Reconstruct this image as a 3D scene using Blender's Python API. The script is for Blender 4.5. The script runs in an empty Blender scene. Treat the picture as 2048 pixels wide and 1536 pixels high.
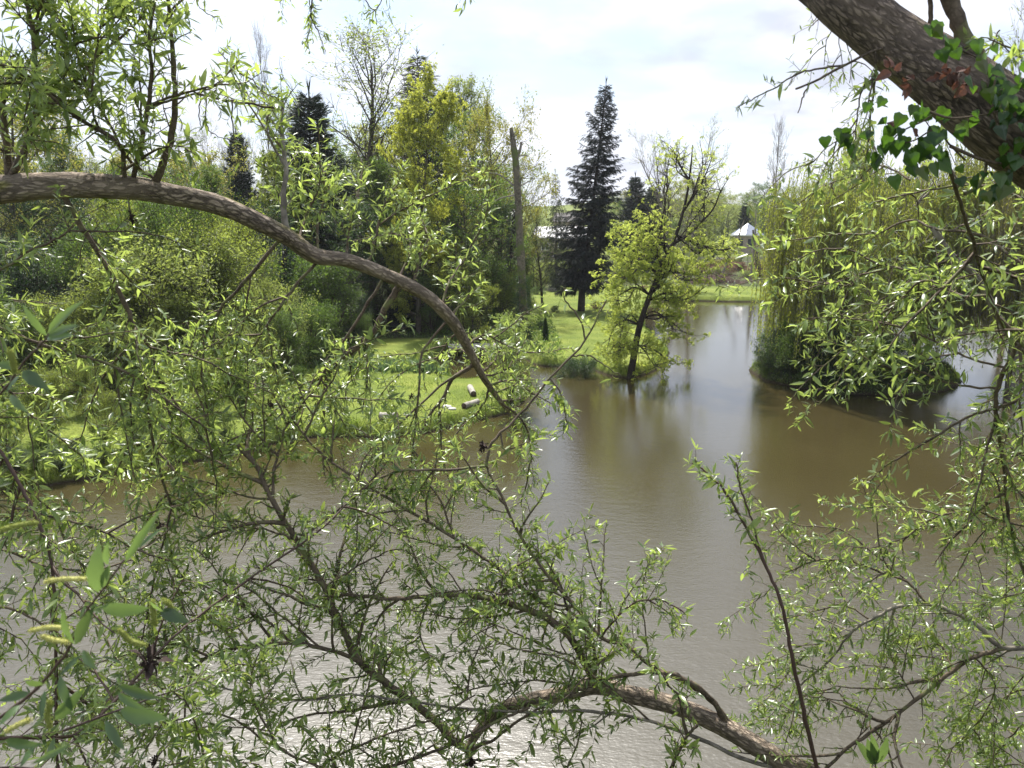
import bpy, math, random
import numpy as np
from mathutils import Vector
R = math.radians
scene = bpy.context.scene
COL = scene.collection

# ------------------------------------------------------------------ camera
PITCH, F, CAMZ = R(12.0), 1547.0, 8.0
cam = bpy.data.cameras.new('camera'); camo = bpy.data.objects.new('camera', cam); COL.objects.link(camo)
camo.location = (0, 0, CAMZ); camo.rotation_euler = (R(90) - PITCH, 0, 0)
cam.sensor_width = 36; cam.lens = F / 2048 * 36; cam.clip_start = 0.05; cam.clip_end = 3000
cam.dof.use_dof = True; cam.dof.focus_distance = 14.0; cam.dof.aperture_fstop = 9
scene.camera = camo
scene.view_settings.view_transform = 'Standard'; scene.view_settings.look = 'None'
scene.view_settings.gamma = 1; scene.view_settings.exposure = 0.85
scene.cycles.max_bounces = 8; scene.cycles.diffuse_bounces = 3; scene.cycles.glossy_bounces = 3
scene.cycles.transmission_bounces = 4; scene.cycles.transparent_max_bounces = 8
scene.cycles.caustics_reflective = False; scene.cycles.caustics_refractive = False

# ------------------------------------------------------------------ world and sun
SUN_EL, SUN_AZ = R(59), R(-14)          # azimuth measured from +Y towards +X
sd = Vector((math.sin(SUN_AZ) * math.cos(SUN_EL), math.cos(SUN_AZ) * math.cos(SUN_EL), math.sin(SUN_EL)))
w = bpy.data.worlds.new('World'); scene.world = w; w.use_nodes = True
nt = w.node_tree; nt.nodes.clear()
def N(t, k, **kw):
    n = t.nodes.new(k)
    for a, b in kw.items(): setattr(n, a, b)
    return n
def L(t, a, b): t.links.new(a, b)
out = N(nt, 'ShaderNodeOutputWorld'); bg = N(nt, 'ShaderNodeBackground'); bg.inputs[1].default_value = 0.1
sky = N(nt, 'ShaderNodeTexSky', sky_type='NISHITA', sun_disc=False, sun_elevation=SUN_EL, sun_rotation=SUN_AZ)
tc = N(nt, 'ShaderNodeTexCoord'); sep = N(nt, 'ShaderNodeSeparateXYZ'); L(nt, tc.outputs['Generated'], sep.inputs[0])
mz = N(nt, 'ShaderNodeMath', operation='ADD'); mz.inputs[1].default_value = 0.22; L(nt, sep.outputs[2], mz.inputs[0])
mm = N(nt, 'ShaderNodeMath', operation='MAXIMUM'); mm.inputs[1].default_value = 0.1; L(nt, mz.outputs[0], mm.inputs[0])
dv = N(nt, 'ShaderNodeVectorMath', operation='DIVIDE'); cmb = N(nt, 'ShaderNodeCombineXYZ')
for i in range(3): L(nt, mm.outputs[0], cmb.inputs[i])
L(nt, tc.outputs['Generated'], dv.inputs[0]); L(nt, cmb.outputs[0], dv.inputs[1])
nz = N(nt, 'ShaderNodeTexNoise'); nz.inputs['Scale'].default_value = 1.5; nz.inputs['Detail'].default_value = 7
nz.inputs['Roughness'].default_value = 0.5; nz.inputs['Distortion'].default_value = 0.35
L(nt, dv.outputs[0], nz.inputs['Vector'])
r1 = N(nt, 'ShaderNodeValToRGB'); r1.color_ramp.elements[0].position = 0.36; r1.color_ramp.elements[1].position = 0.58
r1.color_ramp.elements[0].color = (0, 0, 0, 1); r1.color_ramp.elements[1].color = (1, 1, 1, 1); L(nt, nz.outputs[0], r1.inputs[0])
r2 = N(nt, 'ShaderNodeValToRGB'); r2.color_ramp.elements[0].position = 0.34; r2.color_ramp.elements[1].position = 0.56
r2.color_ramp.elements[0].color = (3.7, 3.95, 4.7, 1); r2.color_ramp.elements[1].color = (6.2, 6.4, 7.1, 1)
nz2 = N(nt, 'ShaderNodeTexNoise'); nz2.inputs['Scale'].default_value = 2.6; nz2.inputs['Detail'].default_value = 5
mp = N(nt, 'ShaderNodeMapping'); mp.inputs['Location'].default_value = (3.1, 1.7, 0.4); L(nt, dv.outputs[0], mp.inputs[0]); L(nt, mp.outputs[0], nz2.inputs['Vector'])
L(nt, nz2.outputs[0], r2.inputs[0])
mx = N(nt, 'ShaderNodeMixRGB'); L(nt, r1.outputs[0], mx.inputs[0])
skb = N(nt, 'ShaderNodeMixRGB', blend_type='MIX'); skb.inputs[0].default_value = 0.45; skb.inputs[2].default_value = (4.3, 5.0, 6.4, 1)
L(nt, sky.outputs[0], skb.inputs[1]); L(nt, skb.outputs[0], mx.inputs[1]); L(nt, r2.outputs[0], mx.inputs[2])
gl = N(nt, 'ShaderNodeVectorMath', operation='DOT_PRODUCT'); gl.inputs[1].default_value = sd; L(nt, tc.outputs['Generated'], gl.inputs[0])
gp = N(nt, 'ShaderNodeMath', operation='MAXIMUM'); gp.inputs[1].default_value = 0; L(nt, gl.outputs['Value'], gp.inputs[0])
gq = N(nt, 'ShaderNodeMath', operation='POWER'); gq.inputs[1].default_value = 9; L(nt, gp.outputs[0], gq.inputs[0])
gs = N(nt, 'ShaderNodeMath', operation='MULTIPLY_ADD'); gs.inputs[1].default_value = 2.8; gs.inputs[2].default_value = 1.0; L(nt, gq.outputs[0], gs.inputs[0])
gm_ = N(nt, 'ShaderNodeMixRGB', blend_type='MULTIPLY'); gm_.inputs[0].default_value = 1; L(nt, mx.outputs[0], gm_.inputs[1]); L(nt, gs.outputs[0], gm_.inputs[2])
L(nt, gm_.outputs[0], bg.inputs[0]); L(nt, bg.outputs[0], out.inputs[0])
sl = bpy.data.lights.new('sun', 'SUN'); sl.energy = 4.9; sl.angle = R(2.0); sl.color = (1.0, 0.95, 0.86)
so = bpy.data.objects.new('sun', sl); COL.objects.link(so); so.rotation_euler = sd.to_track_quat('Z', 'Y').to_euler()

# ------------------------------------------------------------------ pixel helpers (2048 x 1536 photograph)
CP, SP = math.cos(PITCH), math.sin(PITCH)
def ray(px, py):
    u, v = (px - 1024) / F, (768 - py) / F
    return np.array([u, CP + SP * v, -SP + CP * v])
def at(px, py, Y):
    d = ray(px, py); t = Y / d[1]
    return np.array([d[0] * t, Y, CAMZ + d[2] * t])
def gnd(px, py, z=0.0):
    d = ray(px, py); t = (z - CAMZ) / d[2]
    return np.array([d[0] * t, d[1] * t, z])

# ------------------------------------------------------------------ mesh helpers
def norm(a): return a / (np.linalg.norm(a, axis=-1, keepdims=True) + 1e-12)
class MB:
    def __init__(s): s.V = []; s.L = []; s.T = []; s.M = []; s.n = 0
    def add(s, V, F, mat=0):
        V = np.asarray(V, float)
        F = np.asarray(F)
        s.V.append(V); s.L.append((F + s.n).ravel()); s.T.append(np.full(len(F), F.shape[1])); s.M.append(np.full(len(F), mat)); s.n += len(V)
    def build(s, name, mats, parent=None, smooth=False, tag=None):
        if not isinstance(mats, (list, tuple)): mats = [mats]
        me = bpy.data.meshes.new(name)
        if s.n:
            V = np.concatenate(s.V); Lp = np.concatenate(s.L).astype(np.int32); T = np.concatenate(s.T).astype(np.int32)
            me.vertices.add(len(V)); me.vertices.foreach_set('co', V.astype(np.float32).ravel())
            me.loops.add(len(Lp)); me.loops.foreach_set('vertex_index', Lp)
            me.polygons.add(len(T)); st = np.concatenate([[0], np.cumsum(T)[:-1]]).astype(np.int32)
            me.polygons.foreach_set('loop_start', st); me.polygons.foreach_set('loop_total', T)
            me.polygons.foreach_set('material_index', np.concatenate(s.M).astype(np.int32))
            me.polygons.foreach_set('use_smooth', np.full(len(T), smooth))
            me.update(calc_edges=True)
        for m in mats: me.materials.append(m)
        o = bpy.data.objects.new(name, me); COL.objects.link(o)
        if parent is not None: o.parent = parent
        return o
def tube(mb, P, r, k=6, mat=0, rough=0.0, rng=None, capstart=False):
    P = np.asarray(P, float); n = len(P); r = np.broadcast_to(np.asarray(r, float), (n,)).copy()
    T = norm(np.gradient(P, axis=0))
    a = np.array([0, 0, 1.0]) if abs(T[0][2]) < .9 else np.array([1.0, 0, 0])
    U = np.zeros((n, 3)); u = norm(np.cross(T[0], a))
    for i in range(n):
        u = u - T[i] * np.dot(u, T[i]); u = u / (np.linalg.norm(u) + 1e-12); U[i] = u
    W = np.cross(T, U)
    th = np.arange(k) * 2 * math.pi / k
    rr = r[:, None] * np.ones((n, k))
    if rough and rng is not None: rr = rr * (1 + rng.normal(0, rough, (n, k)))
    V = P[:, None, :] + rr[..., None] * (np.cos(th)[None, :, None] * U[:, None, :] + np.sin(th)[None, :, None] * W[:, None, :])
    V = V.reshape(-1, 3)
    i = np.arange(n - 1)[:, None] * k; j = np.arange(k)[None, :]; j2 = (j + 1) % k
    Fq = np.stack([i + j, i + j2, i + k + j2, i + k + j], -1).reshape(-1, 4)
    mb.add(V, Fq, mat)
    c = len(V)
    b = (n - 1) * k
    capV = np.vstack([V[b:b + k], P[-1] + T[-1] * r[-1] * .4]); mb.add(capV, np.array([[q, (q + 1) % k, k] for q in range(k)]), mat)
    if capstart:
        capV = np.vstack([V[:k], P[0]]); mb.add(capV, np.array([[(q + 1) % k, q, k] for q in range(k)]), mat)
def smooth_path(P, seg=6, cols=None):
    P = np.asarray(P, float); n = len(P)
    if n < 3:
        t = np.linspace(0, 1, seg + 1)[:, None]; return P[0] * (1 - t) + P[-1] * t
    Q = np.vstack([2 * P[0] - P[1], P, 2 * P[-1] - P[-2]]); o = []
    for i in range(1, n):
        p0, p1, p2, p3 = Q[i - 1], Q[i], Q[i + 1], Q[i + 2]
        for t in np.arange(seg) / seg:
            o.append(.5 * ((2 * p1) + (-p0 + p2) * t + (2 * p0 - 5 * p1 + 4 * p2 - p3) * t * t + (-p0 + 3 * p1 - 3 * p2 + p3) * t ** 3))
    o.append(P[-1]); return np.array(o)
def box(mb, c, s, mat=0, rz=0.0, rx=0.0):
    v = np.array([[x, y, z] for z in (-.5, .5) for y in (-.5, .5) for x in (-.5, .5)]) * np.array(s)
    if rx: v = v @ np.array([[1, 0, 0], [0, math.cos(rx), -math.sin(rx)], [0, math.sin(rx), math.cos(rx)]]).T
    v = v @ np.array([[math.cos(rz), -math.sin(rz), 0], [math.sin(rz), math.cos(rz), 0], [0, 0, 1]]).T + np.array(c)
    mb.add(v, [[0, 2, 3, 1], [4, 5, 7, 6], [0, 1, 5, 4], [2, 6, 7, 3], [0, 4, 6, 2], [1, 3, 7, 5]], mat)
# leaf templates: x along the leaf, y across, z up
def lancet(w=.24, bend=.12, fold=.05):
    V = [[0, 0, 0]]
    for x, ww in ((.22, .75), (.5, 1.0), (.8, .6)):
        z = -bend * (x * x) * 1.6
        V += [[x, ww * w / 2, z + fold * ww * .6], [x, 0, z], [x, -ww * w / 2, z + fold * ww * .6]]
    V.append([1, 0, -bend * 1.7])
    Fc = [[0, 3, 2], [0, 2, 1]]
    Q = []
    for a in (1, 4): Q += [[a, a + 1, a + 4, a + 3], [a + 1, a + 2, a + 5, a + 4]]
    Fc += [[7, 8, 10], [8, 9, 10]]
    tri = list(Fc)
    for q in Q: tri += [[q[0], q[1], q[2]], [q[0], q[2], q[3]]]
    return np.array(V, float), np.array(tri)
def rhomb(w=.45, bend=.15):
    return np.array([[0, 0, 0], [.45, w / 2, .05], [1, 0, -bend], [.5, -w / 2, .05]]), np.array([[0, 3, 2], [0, 2, 1]])
def palm(n=6, rng=random.Random(3)):
    V = []; Fc = []
    for i in range(n):
        a = i * 2 * math.pi / n + rng.uniform(-.2, .2); l = rng.uniform(.8, 1.1); wd = .22; dr = rng.uniform(.2, .6)
        c, s = math.cos(a), math.sin(a); b = len(V)
        for x, y, z in ((0, 0, 0), (.6 * l, wd, -.1 * dr), (l, 0, -dr), (.6 * l, -wd, -.1 * dr)): V.append([x * c - y * s, x * s + y * c, z])
        Fc += [[b, b + 1, b + 2], [b, b + 2, b + 3]]
    return np.array(V), np.array(Fc)
def spiky(n=9, rng=random.Random(5), wd=.05, spread=.55):
    V = []; Fc = []
    for i in range(n):
        a = rng.uniform(0, 2 * math.pi); t = rng.uniform(0, spread); l = rng.uniform(.5, 1)
        x0 = rng.uniform(0, .5)
        d = np.array([math.cos(t), math.sin(t) * math.cos(a), math.sin(t) * math.sin(a)]); p = np.array([x0, 0, 0])
        s = norm(np.cross(d, [rng.random(), rng.random(), rng.random()])) * wd; b = len(V)
        V += [list(p - s), list(p + s), list(p + d * l)]; Fc.append([b, b + 1, b + 2])
    return np.array(V), np.array(Fc)
def curl(rad=.045, k=4, c=1.6):
    P = [[math.sin(c * t) / c, 0, -(1 - math.cos(c * t)) / c] for t in np.linspace(0, 1, 5)]
    m = MB(); tube(m, P, np.array([.5, 1, 1, .9, .4]) * rad, k)
    V = np.concatenate(m.V); Q = m.L[0].reshape(-1, 4)
    return V, np.vstack([Q[:, [0, 1, 2]], Q[:, [0, 2, 3]]])
def ivyleaf():
    o = [(0, 0), (-.08, .25), (.1, .48), (.35, .42), (.55, .3), (1, 0)]
    V = [[.3, 0, .04]] + [[x, y, -.05 - abs(y) * .12] for x, y in o] + [[x, -y, -.05 - abs(y) * .12] for x, y in o[1:-1][::-1]]
    n = len(V) - 1
    return np.array(V, float), np.array([[0, 1 + (i + 1) % n, 1 + i] for i in range(n)])
def scatter(mb, tpl, P, D, S, rng, mat=0, up=None, roll=1.0, wj=.15):
    """one copy of a template per position P, its x axis along D, scaled by S"""
    if len(P) == 0: return
    TV, TF = tpl; P = np.asarray(P, float); D = norm(np.asarray(D, float)); n = len(P)
    U = np.tile(np.array([0, 0, 1.0]), (n, 1)) if up is None else np.asarray(up, float)
    U = U + rng.normal(0, roll * .6, (n, 3))
    Y = norm(np.cross(U, D)); Z = np.cross(D, Y)
    S = np.broadcast_to(np.asarray(S, float), (n,)); wv = S * rng.uniform(1 - wj, 1 + wj, n)
    X = (TV[None, :, 0, None] * D[:, None] * S[:, None, None] + TV[None, :, 1, None] * Y[:, None] * wv[:, None, None]
         + TV[None, :, 2, None] * Z[:, None] * S[:, None, None] + P[:, None])
    k = len(TV)
    mb.add(X.reshape(-1, 3), (TF[None] + (np.arange(n) * k)[:, None, None]).reshape(-1, TF.shape[1]), mat)

# ------------------------------------------------------------------ tags
def tag(o, label=None, cat=None, group=None, kind=None):
    if label: o['label'] = label
    if cat: o['category'] = cat
    if group: o['group'] = group
    if kind: o['kind'] = kind
    return o
def empty(name, loc, label, cat, group=None, rz=0, sc=1):
    o = bpy.data.objects.new(name, None); COL.objects.link(o); o.empty_display_size = .2
    o.location = loc; o.rotation_euler = (0, 0, rz); o.scale = (sc,) * 3 if not isinstance(sc, tuple) else sc
    return tag(o, label, cat, group)

# ------------------------------------------------------------------ materials
def newmat(name):
    m = bpy.data.materials.new(name); m.use_nodes = True; t = m.node_tree; t.nodes.clear()
    o = N(t, 'ShaderNodeOutputMaterial'); return m, t, o
def leafmat(name, cols, trans, tf=.45, rough=.42, spec=.5, under=None):
    m, t, o = newmat(name)
    g = N(t, 'ShaderNodeNewGeometry'); rp = N(t, 'ShaderNodeValToRGB'); e = rp.color_ramp.elements
    while len(e) < len(cols): e.new(.5)
    for i, c in enumerate(cols): e[i].position = i / (len(cols) - 1); e[i].color = (*c, 1)
    L(t, g.outputs['Random Per Island'], rp.inputs[0])
    # slow drift of hue through the crown
    tcx = N(t, 'ShaderNodeTexCoord'); n = N(t, 'ShaderNodeTexNoise'); n.inputs['Scale'].default_value = .9; n.inputs['Detail'].default_value = 3
    L(t, tcx.outputs['Object'], n.inputs['Vector'])
    hs = N(t, 'ShaderNodeHueSaturation'); mr = N(t, 'ShaderNodeMapRange'); mr.inputs[1].default_value = .3; mr.inputs[2].default_value = .7
    mr.inputs[3].default_value = .75; mr.inputs[4].default_value = 1.25; L(t, n.outputs[0], mr.inputs[0]); L(t, mr.outputs[0], hs.inputs['Value'])
    L(t, rp.outputs[0], hs.inputs['Color'])
    p = N(t, 'ShaderNodeBsdfPrincipled'); p.inputs['Roughness'].default_value = rough; p.inputs['Specular IOR Level'].default_value = spec
    col = hs.outputs[0]
    if under:
        mxu = N(t, 'ShaderNodeMixRGB'); mxu.inputs[2].default_value = (*under, 1); L(t, g.outputs['Backfacing'], mxu.inputs[0]); L(t, col, mxu.inputs[1]); col = mxu.outputs[0]
    L(t, col, p.inputs['Base Color'])
    tr = N(t, 'ShaderNodeBsdfTranslucent'); mc = N(t, 'ShaderNodeMixRGB', blend_type='MULTIPLY'); mc.inputs[0].default_value = 1
    mc.inputs[1].default_value = (*trans, 1)
    hv = N(t, 'ShaderNodeMapRange'); hv.inputs[3].default_value = .6; hv.inputs[4].default_value = 1.25; L(t, g.outputs['Random Per Island'], hv.inputs[0])
    L(t, hv.outputs[0], mc.inputs[2]); L(t, mc.outputs[0], tr.inputs[0])
    ms = N(t, 'ShaderNodeMixShader'); ms.inputs[0].default_value = tf; L(t, p.outputs[0], ms.inputs[1]); L(t, tr.outputs[0], ms.inputs[2]); L(t, ms.outputs[0], o.inputs[0])
    return m
def noise(t, vec, sc, det=6, rough=.6):
    n = N(t, 'ShaderNodeTexNoise'); n.inputs['Scale'].default_value = sc; n.inputs['Detail'].default_value = det; n.inputs['Roughness'].default_value = rough; L(t, vec, n.inputs['Vector']); return n.outputs[0]
def ramp(t, fac, stops):
    r = N(t, 'ShaderNodeValToRGB'); e = r.color_ramp.elements
    while len(e) < len(stops): e.new(.5)
    for i, (p_, c) in enumerate(stops): e[i].position = p_; e[i].color = (*c, 1)
    L(t, fac, r.inputs[0]); return r.outputs[0]
def barkmat(name, c1, c2, moss=None, scale=8, bump=.6, mossamt=.55, stretch=.35, dist=.02, attr=False):
    m, t, o = newmat(name); tcx = N(t, 'ShaderNodeTexCoord'); src = tcx.outputs['Object']
    if attr: src = N(t, 'ShaderNodeAttribute', attribute_name='barkco').outputs['Vector']
    mp = N(t, 'ShaderNodeMapping'); mp.inputs['Scale'].default_value = (1, 1, .3 if attr else 1); L(t, src, mp.inputs[0])
    n = N(t, 'ShaderNodeTexNoise'); n.inputs['Scale'].default_value = scale; n.inputs['Detail'].default_value = 9; n.inputs['Roughness'].default_value = .7; L(t, mp.outputs[0], n.inputs['Vector'])
    v = N(t, 'ShaderNodeTexVoronoi', feature='DISTANCE_TO_EDGE'); v.inputs['Scale'].default_value = scale * 2.4; v.inputs['Randomness'].default_value = 1
    ad = N(t, 'ShaderNodeMixRGB', blend_type='ADD'); ad.inputs[0].default_value = (1.1 if attr else .6) / scale; L(t, mp.outputs[0], ad.inputs[1]); L(t, n.outputs['Color'], ad.inputs[2]); L(t, ad.outputs[0], v.inputs['Vector'])
    rp = N(t, 'ShaderNodeValToRGB'); e = rp.color_ramp.elements; e[0].position = .3; e[1].position = .72; e[0].color = (*c1, 1); e[1].color = (*c2, 1); L(t, n.outputs[0], rp.inputs[0])
    cr = N(t, 'ShaderNodeMapRange'); cr.inputs[1].default_value = 0; cr.inputs[2].default_value = .2; cr.inputs[3].default_value = .32; cr.inputs[4].default_value = 1; L(t, v.outputs[0], cr.inputs[0])
    mu = N(t, 'ShaderNodeMixRGB', blend_type='MULTIPLY'); L(t, ramp(t, noise(t, mp.outputs[0], scale * .3, 3), [(.4, (.15, .15, .15)), (.62, (1, 1, 1))]), mu.inputs[0]); L(t, rp.outputs[0], mu.inputs[1]); L(t, cr.outputs[0], mu.inputs[2])
    col = mu.outputs[0]
    if moss:
        n3 = N(t, 'ShaderNodeTexNoise'); n3.inputs['Scale'].default_value = scale * .45; n3.inputs['Detail'].default_value = 6; L(t, mp.outputs[0], n3.inputs['Vector'])
        r3 = N(t, 'ShaderNodeValToRGB'); r3.color_ramp.elements[0].position = mossamt; r3.color_ramp.elements[1].position = mossamt + .1; L(t, n3.outputs[0], r3.inputs[0])
        mx = N(t, 'ShaderNodeMixRGB'); mx.inputs[2].default_value = (*moss, 1); L(t, r3.outputs[0], mx.inputs[0]); L(t, col, mx.inputs[1]); col = mx.outputs[0]
    p = N(t, 'ShaderNodeBsdfPrincipled'); p.inputs['Roughness'].default_value = .8; p.inputs['Specular IOR Level'].default_value = .25; L(t, col, p.inputs['Base Color'])
    b = N(t, 'ShaderNodeBump'); b.inputs['Strength'].default_value = bump; b.inputs['Distance'].default_value = dist
    hm = N(t, 'ShaderNodeMath', operation='MULTIPLY_ADD'); hm.inputs[1].default_value = .6; L(t, cr.outputs[0], hm.inputs[0]); L(t, n.outputs[0], hm.inputs[2]); L(t, hm.outputs[0], b.inputs['Height']); L(t, b.outputs[0], p.inputs['Normal'])
    L(t, p.outputs[0], o.inputs[0]); return m
def plain(name, col, rough=.7, var=.2, scale=3, spec=.3):
    m, t, o = newmat(name); tcx = N(t, 'ShaderNodeTexCoord'); n = N(t, 'ShaderNodeTexNoise'); n.inputs['Scale'].default_value = scale; n.inputs['Detail'].default_value = 6
    L(t, tcx.outputs['Object'], n.inputs['Vector']); hs = N(t, 'ShaderNodeHueSaturation'); hs.inputs['Color'].default_value = (*col, 1)
    mr = N(t, 'ShaderNodeMapRange'); mr.inputs[3].default_value = 1 - var * 2; mr.inputs[4].default_value = 1 + var * 2; L(t, n.outputs[0], mr.inputs[0]); L(t, mr.outputs[0], hs.inputs['Value'])
    p = N(t, 'ShaderNodeBsdfPrincipled'); p.inputs['Roughness'].default_value = rough; p.inputs['Specular IOR Level'].default_value = spec
    L(t, hs.outputs[0], p.inputs['Base Color']); L(t, p.outputs[0], o.inputs[0]); return m
M = {}
M['willow'] = leafmat('willow_leaf', [(.04, .075, .02), (.09, .15, .035), (.16, .23, .05), (.23, .3, .1)], (.45, .57, .11), .44, .3, .7, under=(.22, .28, .15))
M['willow_near'] = leafmat('willow_leaf_near', [(.05, .09, .035), (.08, .14, .05), (.12, .18, .06)], (.2, .3, .07), .36, .3, .6, under=(.17, .21, .16))
M['catkin'] = leafmat('catkin', [(.3, .33, .08), (.36, .4, .12)], (.35, .4, .08), .3, .7, .2)
M['catkin_pale'] = leafmat('catkin_pale', [(.52, .52, .16), (.62, .60, .26)], (.4, .4, .1), .25, .8, .2)
M['ivy'] = leafmat('ivy_leaf', [(.01, .028, .008), (.018, .05, .012), (.035, .08, .016), (.08, .07, .02)], (.16, .34, .03), .3, .3, .4)
M['ivydark'] = leafmat('ivy_far', [(.012, .03, .012), (.025, .05, .018), (.04, .07, .02)], (.08, .15, .03), .25, .4, .5)
M['deadleaf'] = leafmat('dead_leaf', [(.06, .035, .026), (.12, .065, .05), (.2, .115, .09)], (.22, .09, .06), .2, .7, .2)
M['fresh'] = leafmat('fresh_leaf', [(.06, .09, .018), (.11, .15, .028), (.16, .2, .04)], (.38, .46, .06), .45, .5, .35)
M['airy'] = leafmat('airy_leaf', [(.12, .16, .05), (.17, .2, .05), (.2, .24, .08)], (.42, .5, .1), .45, .5, .35)
M['maple'] = leafmat('maple_leaf', [(.15, .18, .035), (.21, .24, .05), (.29, .31, .08)], (.58, .62, .08), .5, .55, .3)
M['chestnut'] = leafmat('chestnut_leaf', [(.14, .2, .03), (.22, .28, .05), (.3, .36, .07)], (.6, .68, .13), .55, .5, .35)
M['mid'] = leafmat('mid_leaf', [(.035, .07, .015), (.055, .10, .02), (.08, .14, .025)], (.2, .32, .04), .4, .5, .35)
M['dark'] = leafmat('dark_leaf', [(.012, .03, .01), (.022, .05, .015), (.035, .075, .02)], (.08, .16, .03), .3, .45, .4)
M['yew'] = leafmat('dark_needles', [(.008, .018, .008), (.014, .028, .012), (.02, .04, .014)], (.03, .06, .02), .15, .5, .3)
M['spruce'] = leafmat('spruce_needles', [(.008, .016, .016), (.014, .024, .022), (.022, .034, .026), (.04, .034, .03)], (.03, .05, .03), .15, .5, .3)
M['larch'] = leafmat('grey_needles', [(.022, .036, .024), (.04, .055, .032), (.06, .075, .04)], (.1, .13, .05), .3, .5, .3)
M['weep'] = leafmat('weeping_leaf', [(.15, .18, .03), (.2, .23, .04), (.27, .3, .06)], (.52, .58, .08), .5, .5, .35)
M['ochre'] = leafmat('ochre_leaf', [(.13, .14, .03), (.19, .19, .04), (.24, .24, .06)], (.46, .46, .08), .42, .5, .35)
M['rust'] = leafmat('rust_leaf', [(.14, .07, .04), (.2, .1, .06), (.16, .13, .05)], (.3, .16, .08), .3, .6, .3)
M['grass'] = leafmat('grass_blade', [(.08, .12, .025), (.13, .17, .035), (.19, .22, .05)], (.25, .38, .04), .35, .5, .35)
M['blossom'] = leafmat('blossom', [(.35, .34, .3), (.45, .44, .4), (.12, .16, .06)], (.3, .3, .25), .3, .6, .3)
M['limb'] = barkmat('limb_bark', (.2, .155, .115), (.62, .5, .39), (.3, .27, .09), scale=20, bump=1.0, mossamt=.6, dist=.03, attr=True)
M['trunk'] = barkmat('trunk_bark', (.14, .11, .085), (.56, .44, .34), (.42, .37, .13), scale=32, bump=1.0, mossamt=.62, dist=.04, attr=True)
M['twig'] = barkmat('twig_bark', (.07, .052, .038), (.2, .155, .11), (.16, .17, .07), scale=20, bump=.3, mossamt=.56, dist=.004)
M['redtwig'] = plain('red_twig', (.075, .045, .034), .5)
M['bark'] = barkmat('tree_bark', (.04, .032, .024), (.13, .11, .085), (.09, .1, .03), scale=3, bump=.6, mossamt=.55)
M['darkbark'] = barkmat('dark_bark', (.02, .016, .013), (.07, .055, .045), scale=4, bump=.6)
M['palebark'] = barkmat('pale_bark', (.16, .14, .115), (.36, .32, .27), (.16, .17, .06), scale=3, bump=.5, mossamt=.6)
M['mosspole'] = barkmat('mossy_bark', (.09, .08, .055), (.27, .23, .17), (.12, .15, .04), scale=3, bump=.8, mossamt=.5)
M['logwood'] = barkmat('weathered_log', (.22, .2, .16), (.5, .47, .4), scale=5, bump=.4)
M['logend'] = plain('log_end', (.07, .05, .035), .9)
M['brash'] = plain('brash_wood', (.16, .11, .085), .9, .4)
M['stone'] = plain('pale_stone', (.55, .53, .48), .8, .1)
M['plank'] = barkmat('plank_wood', (.25, .23, .2), (.5, .47, .42), scale=4, bump=.3)
M['white'] = plain('white_paint', (.75, .75, .73), .6, .05)
M['brick'] = None

# brick wall
m, t, o = newmat('brick_wall'); tcx = N(t, 'ShaderNodeTexCoord'); bk = N(t, 'ShaderNodeTexBrick')
bk.inputs['Color1'].default_value = (.36, .28, .23, 1); bk.inputs['Color2'].default_value = (.28, .22, .19, 1); bk.inputs['Mortar'].default_value = (.42, .4, .37, 1); bk.inputs['Scale'].default_value = 4
mp = N(t, 'ShaderNodeMapping'); mp.inputs['Rotation'].default_value = (R(90), 0, 0); L(t, tcx.outputs['Object'], mp.inputs[0]); L(t, mp.outputs[0], bk.inputs[0])
p = N(t, 'ShaderNodeBsdfPrincipled'); p.inputs['Roughness'].default_value = .85; L(t, bk.outputs[0], p.inputs['Base Color']); L(t, p.outputs[0], o.inputs[0]); M['brick'] = m
def roofmat(name, c, rough=.5):
    m, t, o = newmat(name); tcx = N(t, 'ShaderNodeTexCoord'); wv = N(t, 'ShaderNodeTexWave', wave_type='BANDS', bands_direction='Z'); wv.inputs['Scale'].default_value = 4; wv.inputs['Distortion'].default_value = 1
    L(t, tcx.outputs['Object'], wv.inputs[0]); n = N(t, 'ShaderNodeTexNoise'); n.inputs['Scale'].default_value = 2; L(t, tcx.outputs['Object'], n.inputs['Vector'])
    ml = N(t, 'ShaderNodeMath', operation='MULTIPLY_ADD'); ml.inputs[1].default_value = .25; L(t, wv.outputs[1], ml.inputs[0]); L(t, n.outputs[0], ml.inputs[2])
    rp = N(t, 'ShaderNodeValToRGB'); rp.color_ramp.elements[0].color = (*[x * .65 for x in c], 1); rp.color_ramp.elements[1].color = (*[min(1, x * 1.25) for x in c], 1); L(t, ml.outputs[0], rp.inputs[0])
    p = N(t, 'ShaderNodeBsdfPrincipled'); p.inputs['Roughness'].default_value = rough; L(t, rp.outputs[0], p.inputs['Base Color']); L(t, p.outputs[0], o.inputs[0]); return m
M['roofpale'] = roofmat('pale_roof', (.5, .5, .5)); M['roofslate'] = roofmat('slate_roof', (.2, .22, .27), .35); M['roofdark'] = roofmat('dark_roof', (.1, .09, .085), .8)
m, t, o = newmat('window_glass'); p = N(t, 'ShaderNodeBsdfPrincipled'); p.inputs['Base Color'].default_value = (.04, .05, .06, 1); p.inputs['Roughness'].default_value = .08; L(t, p.outputs[0], o.inputs[0]); M['glass'] = m

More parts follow.
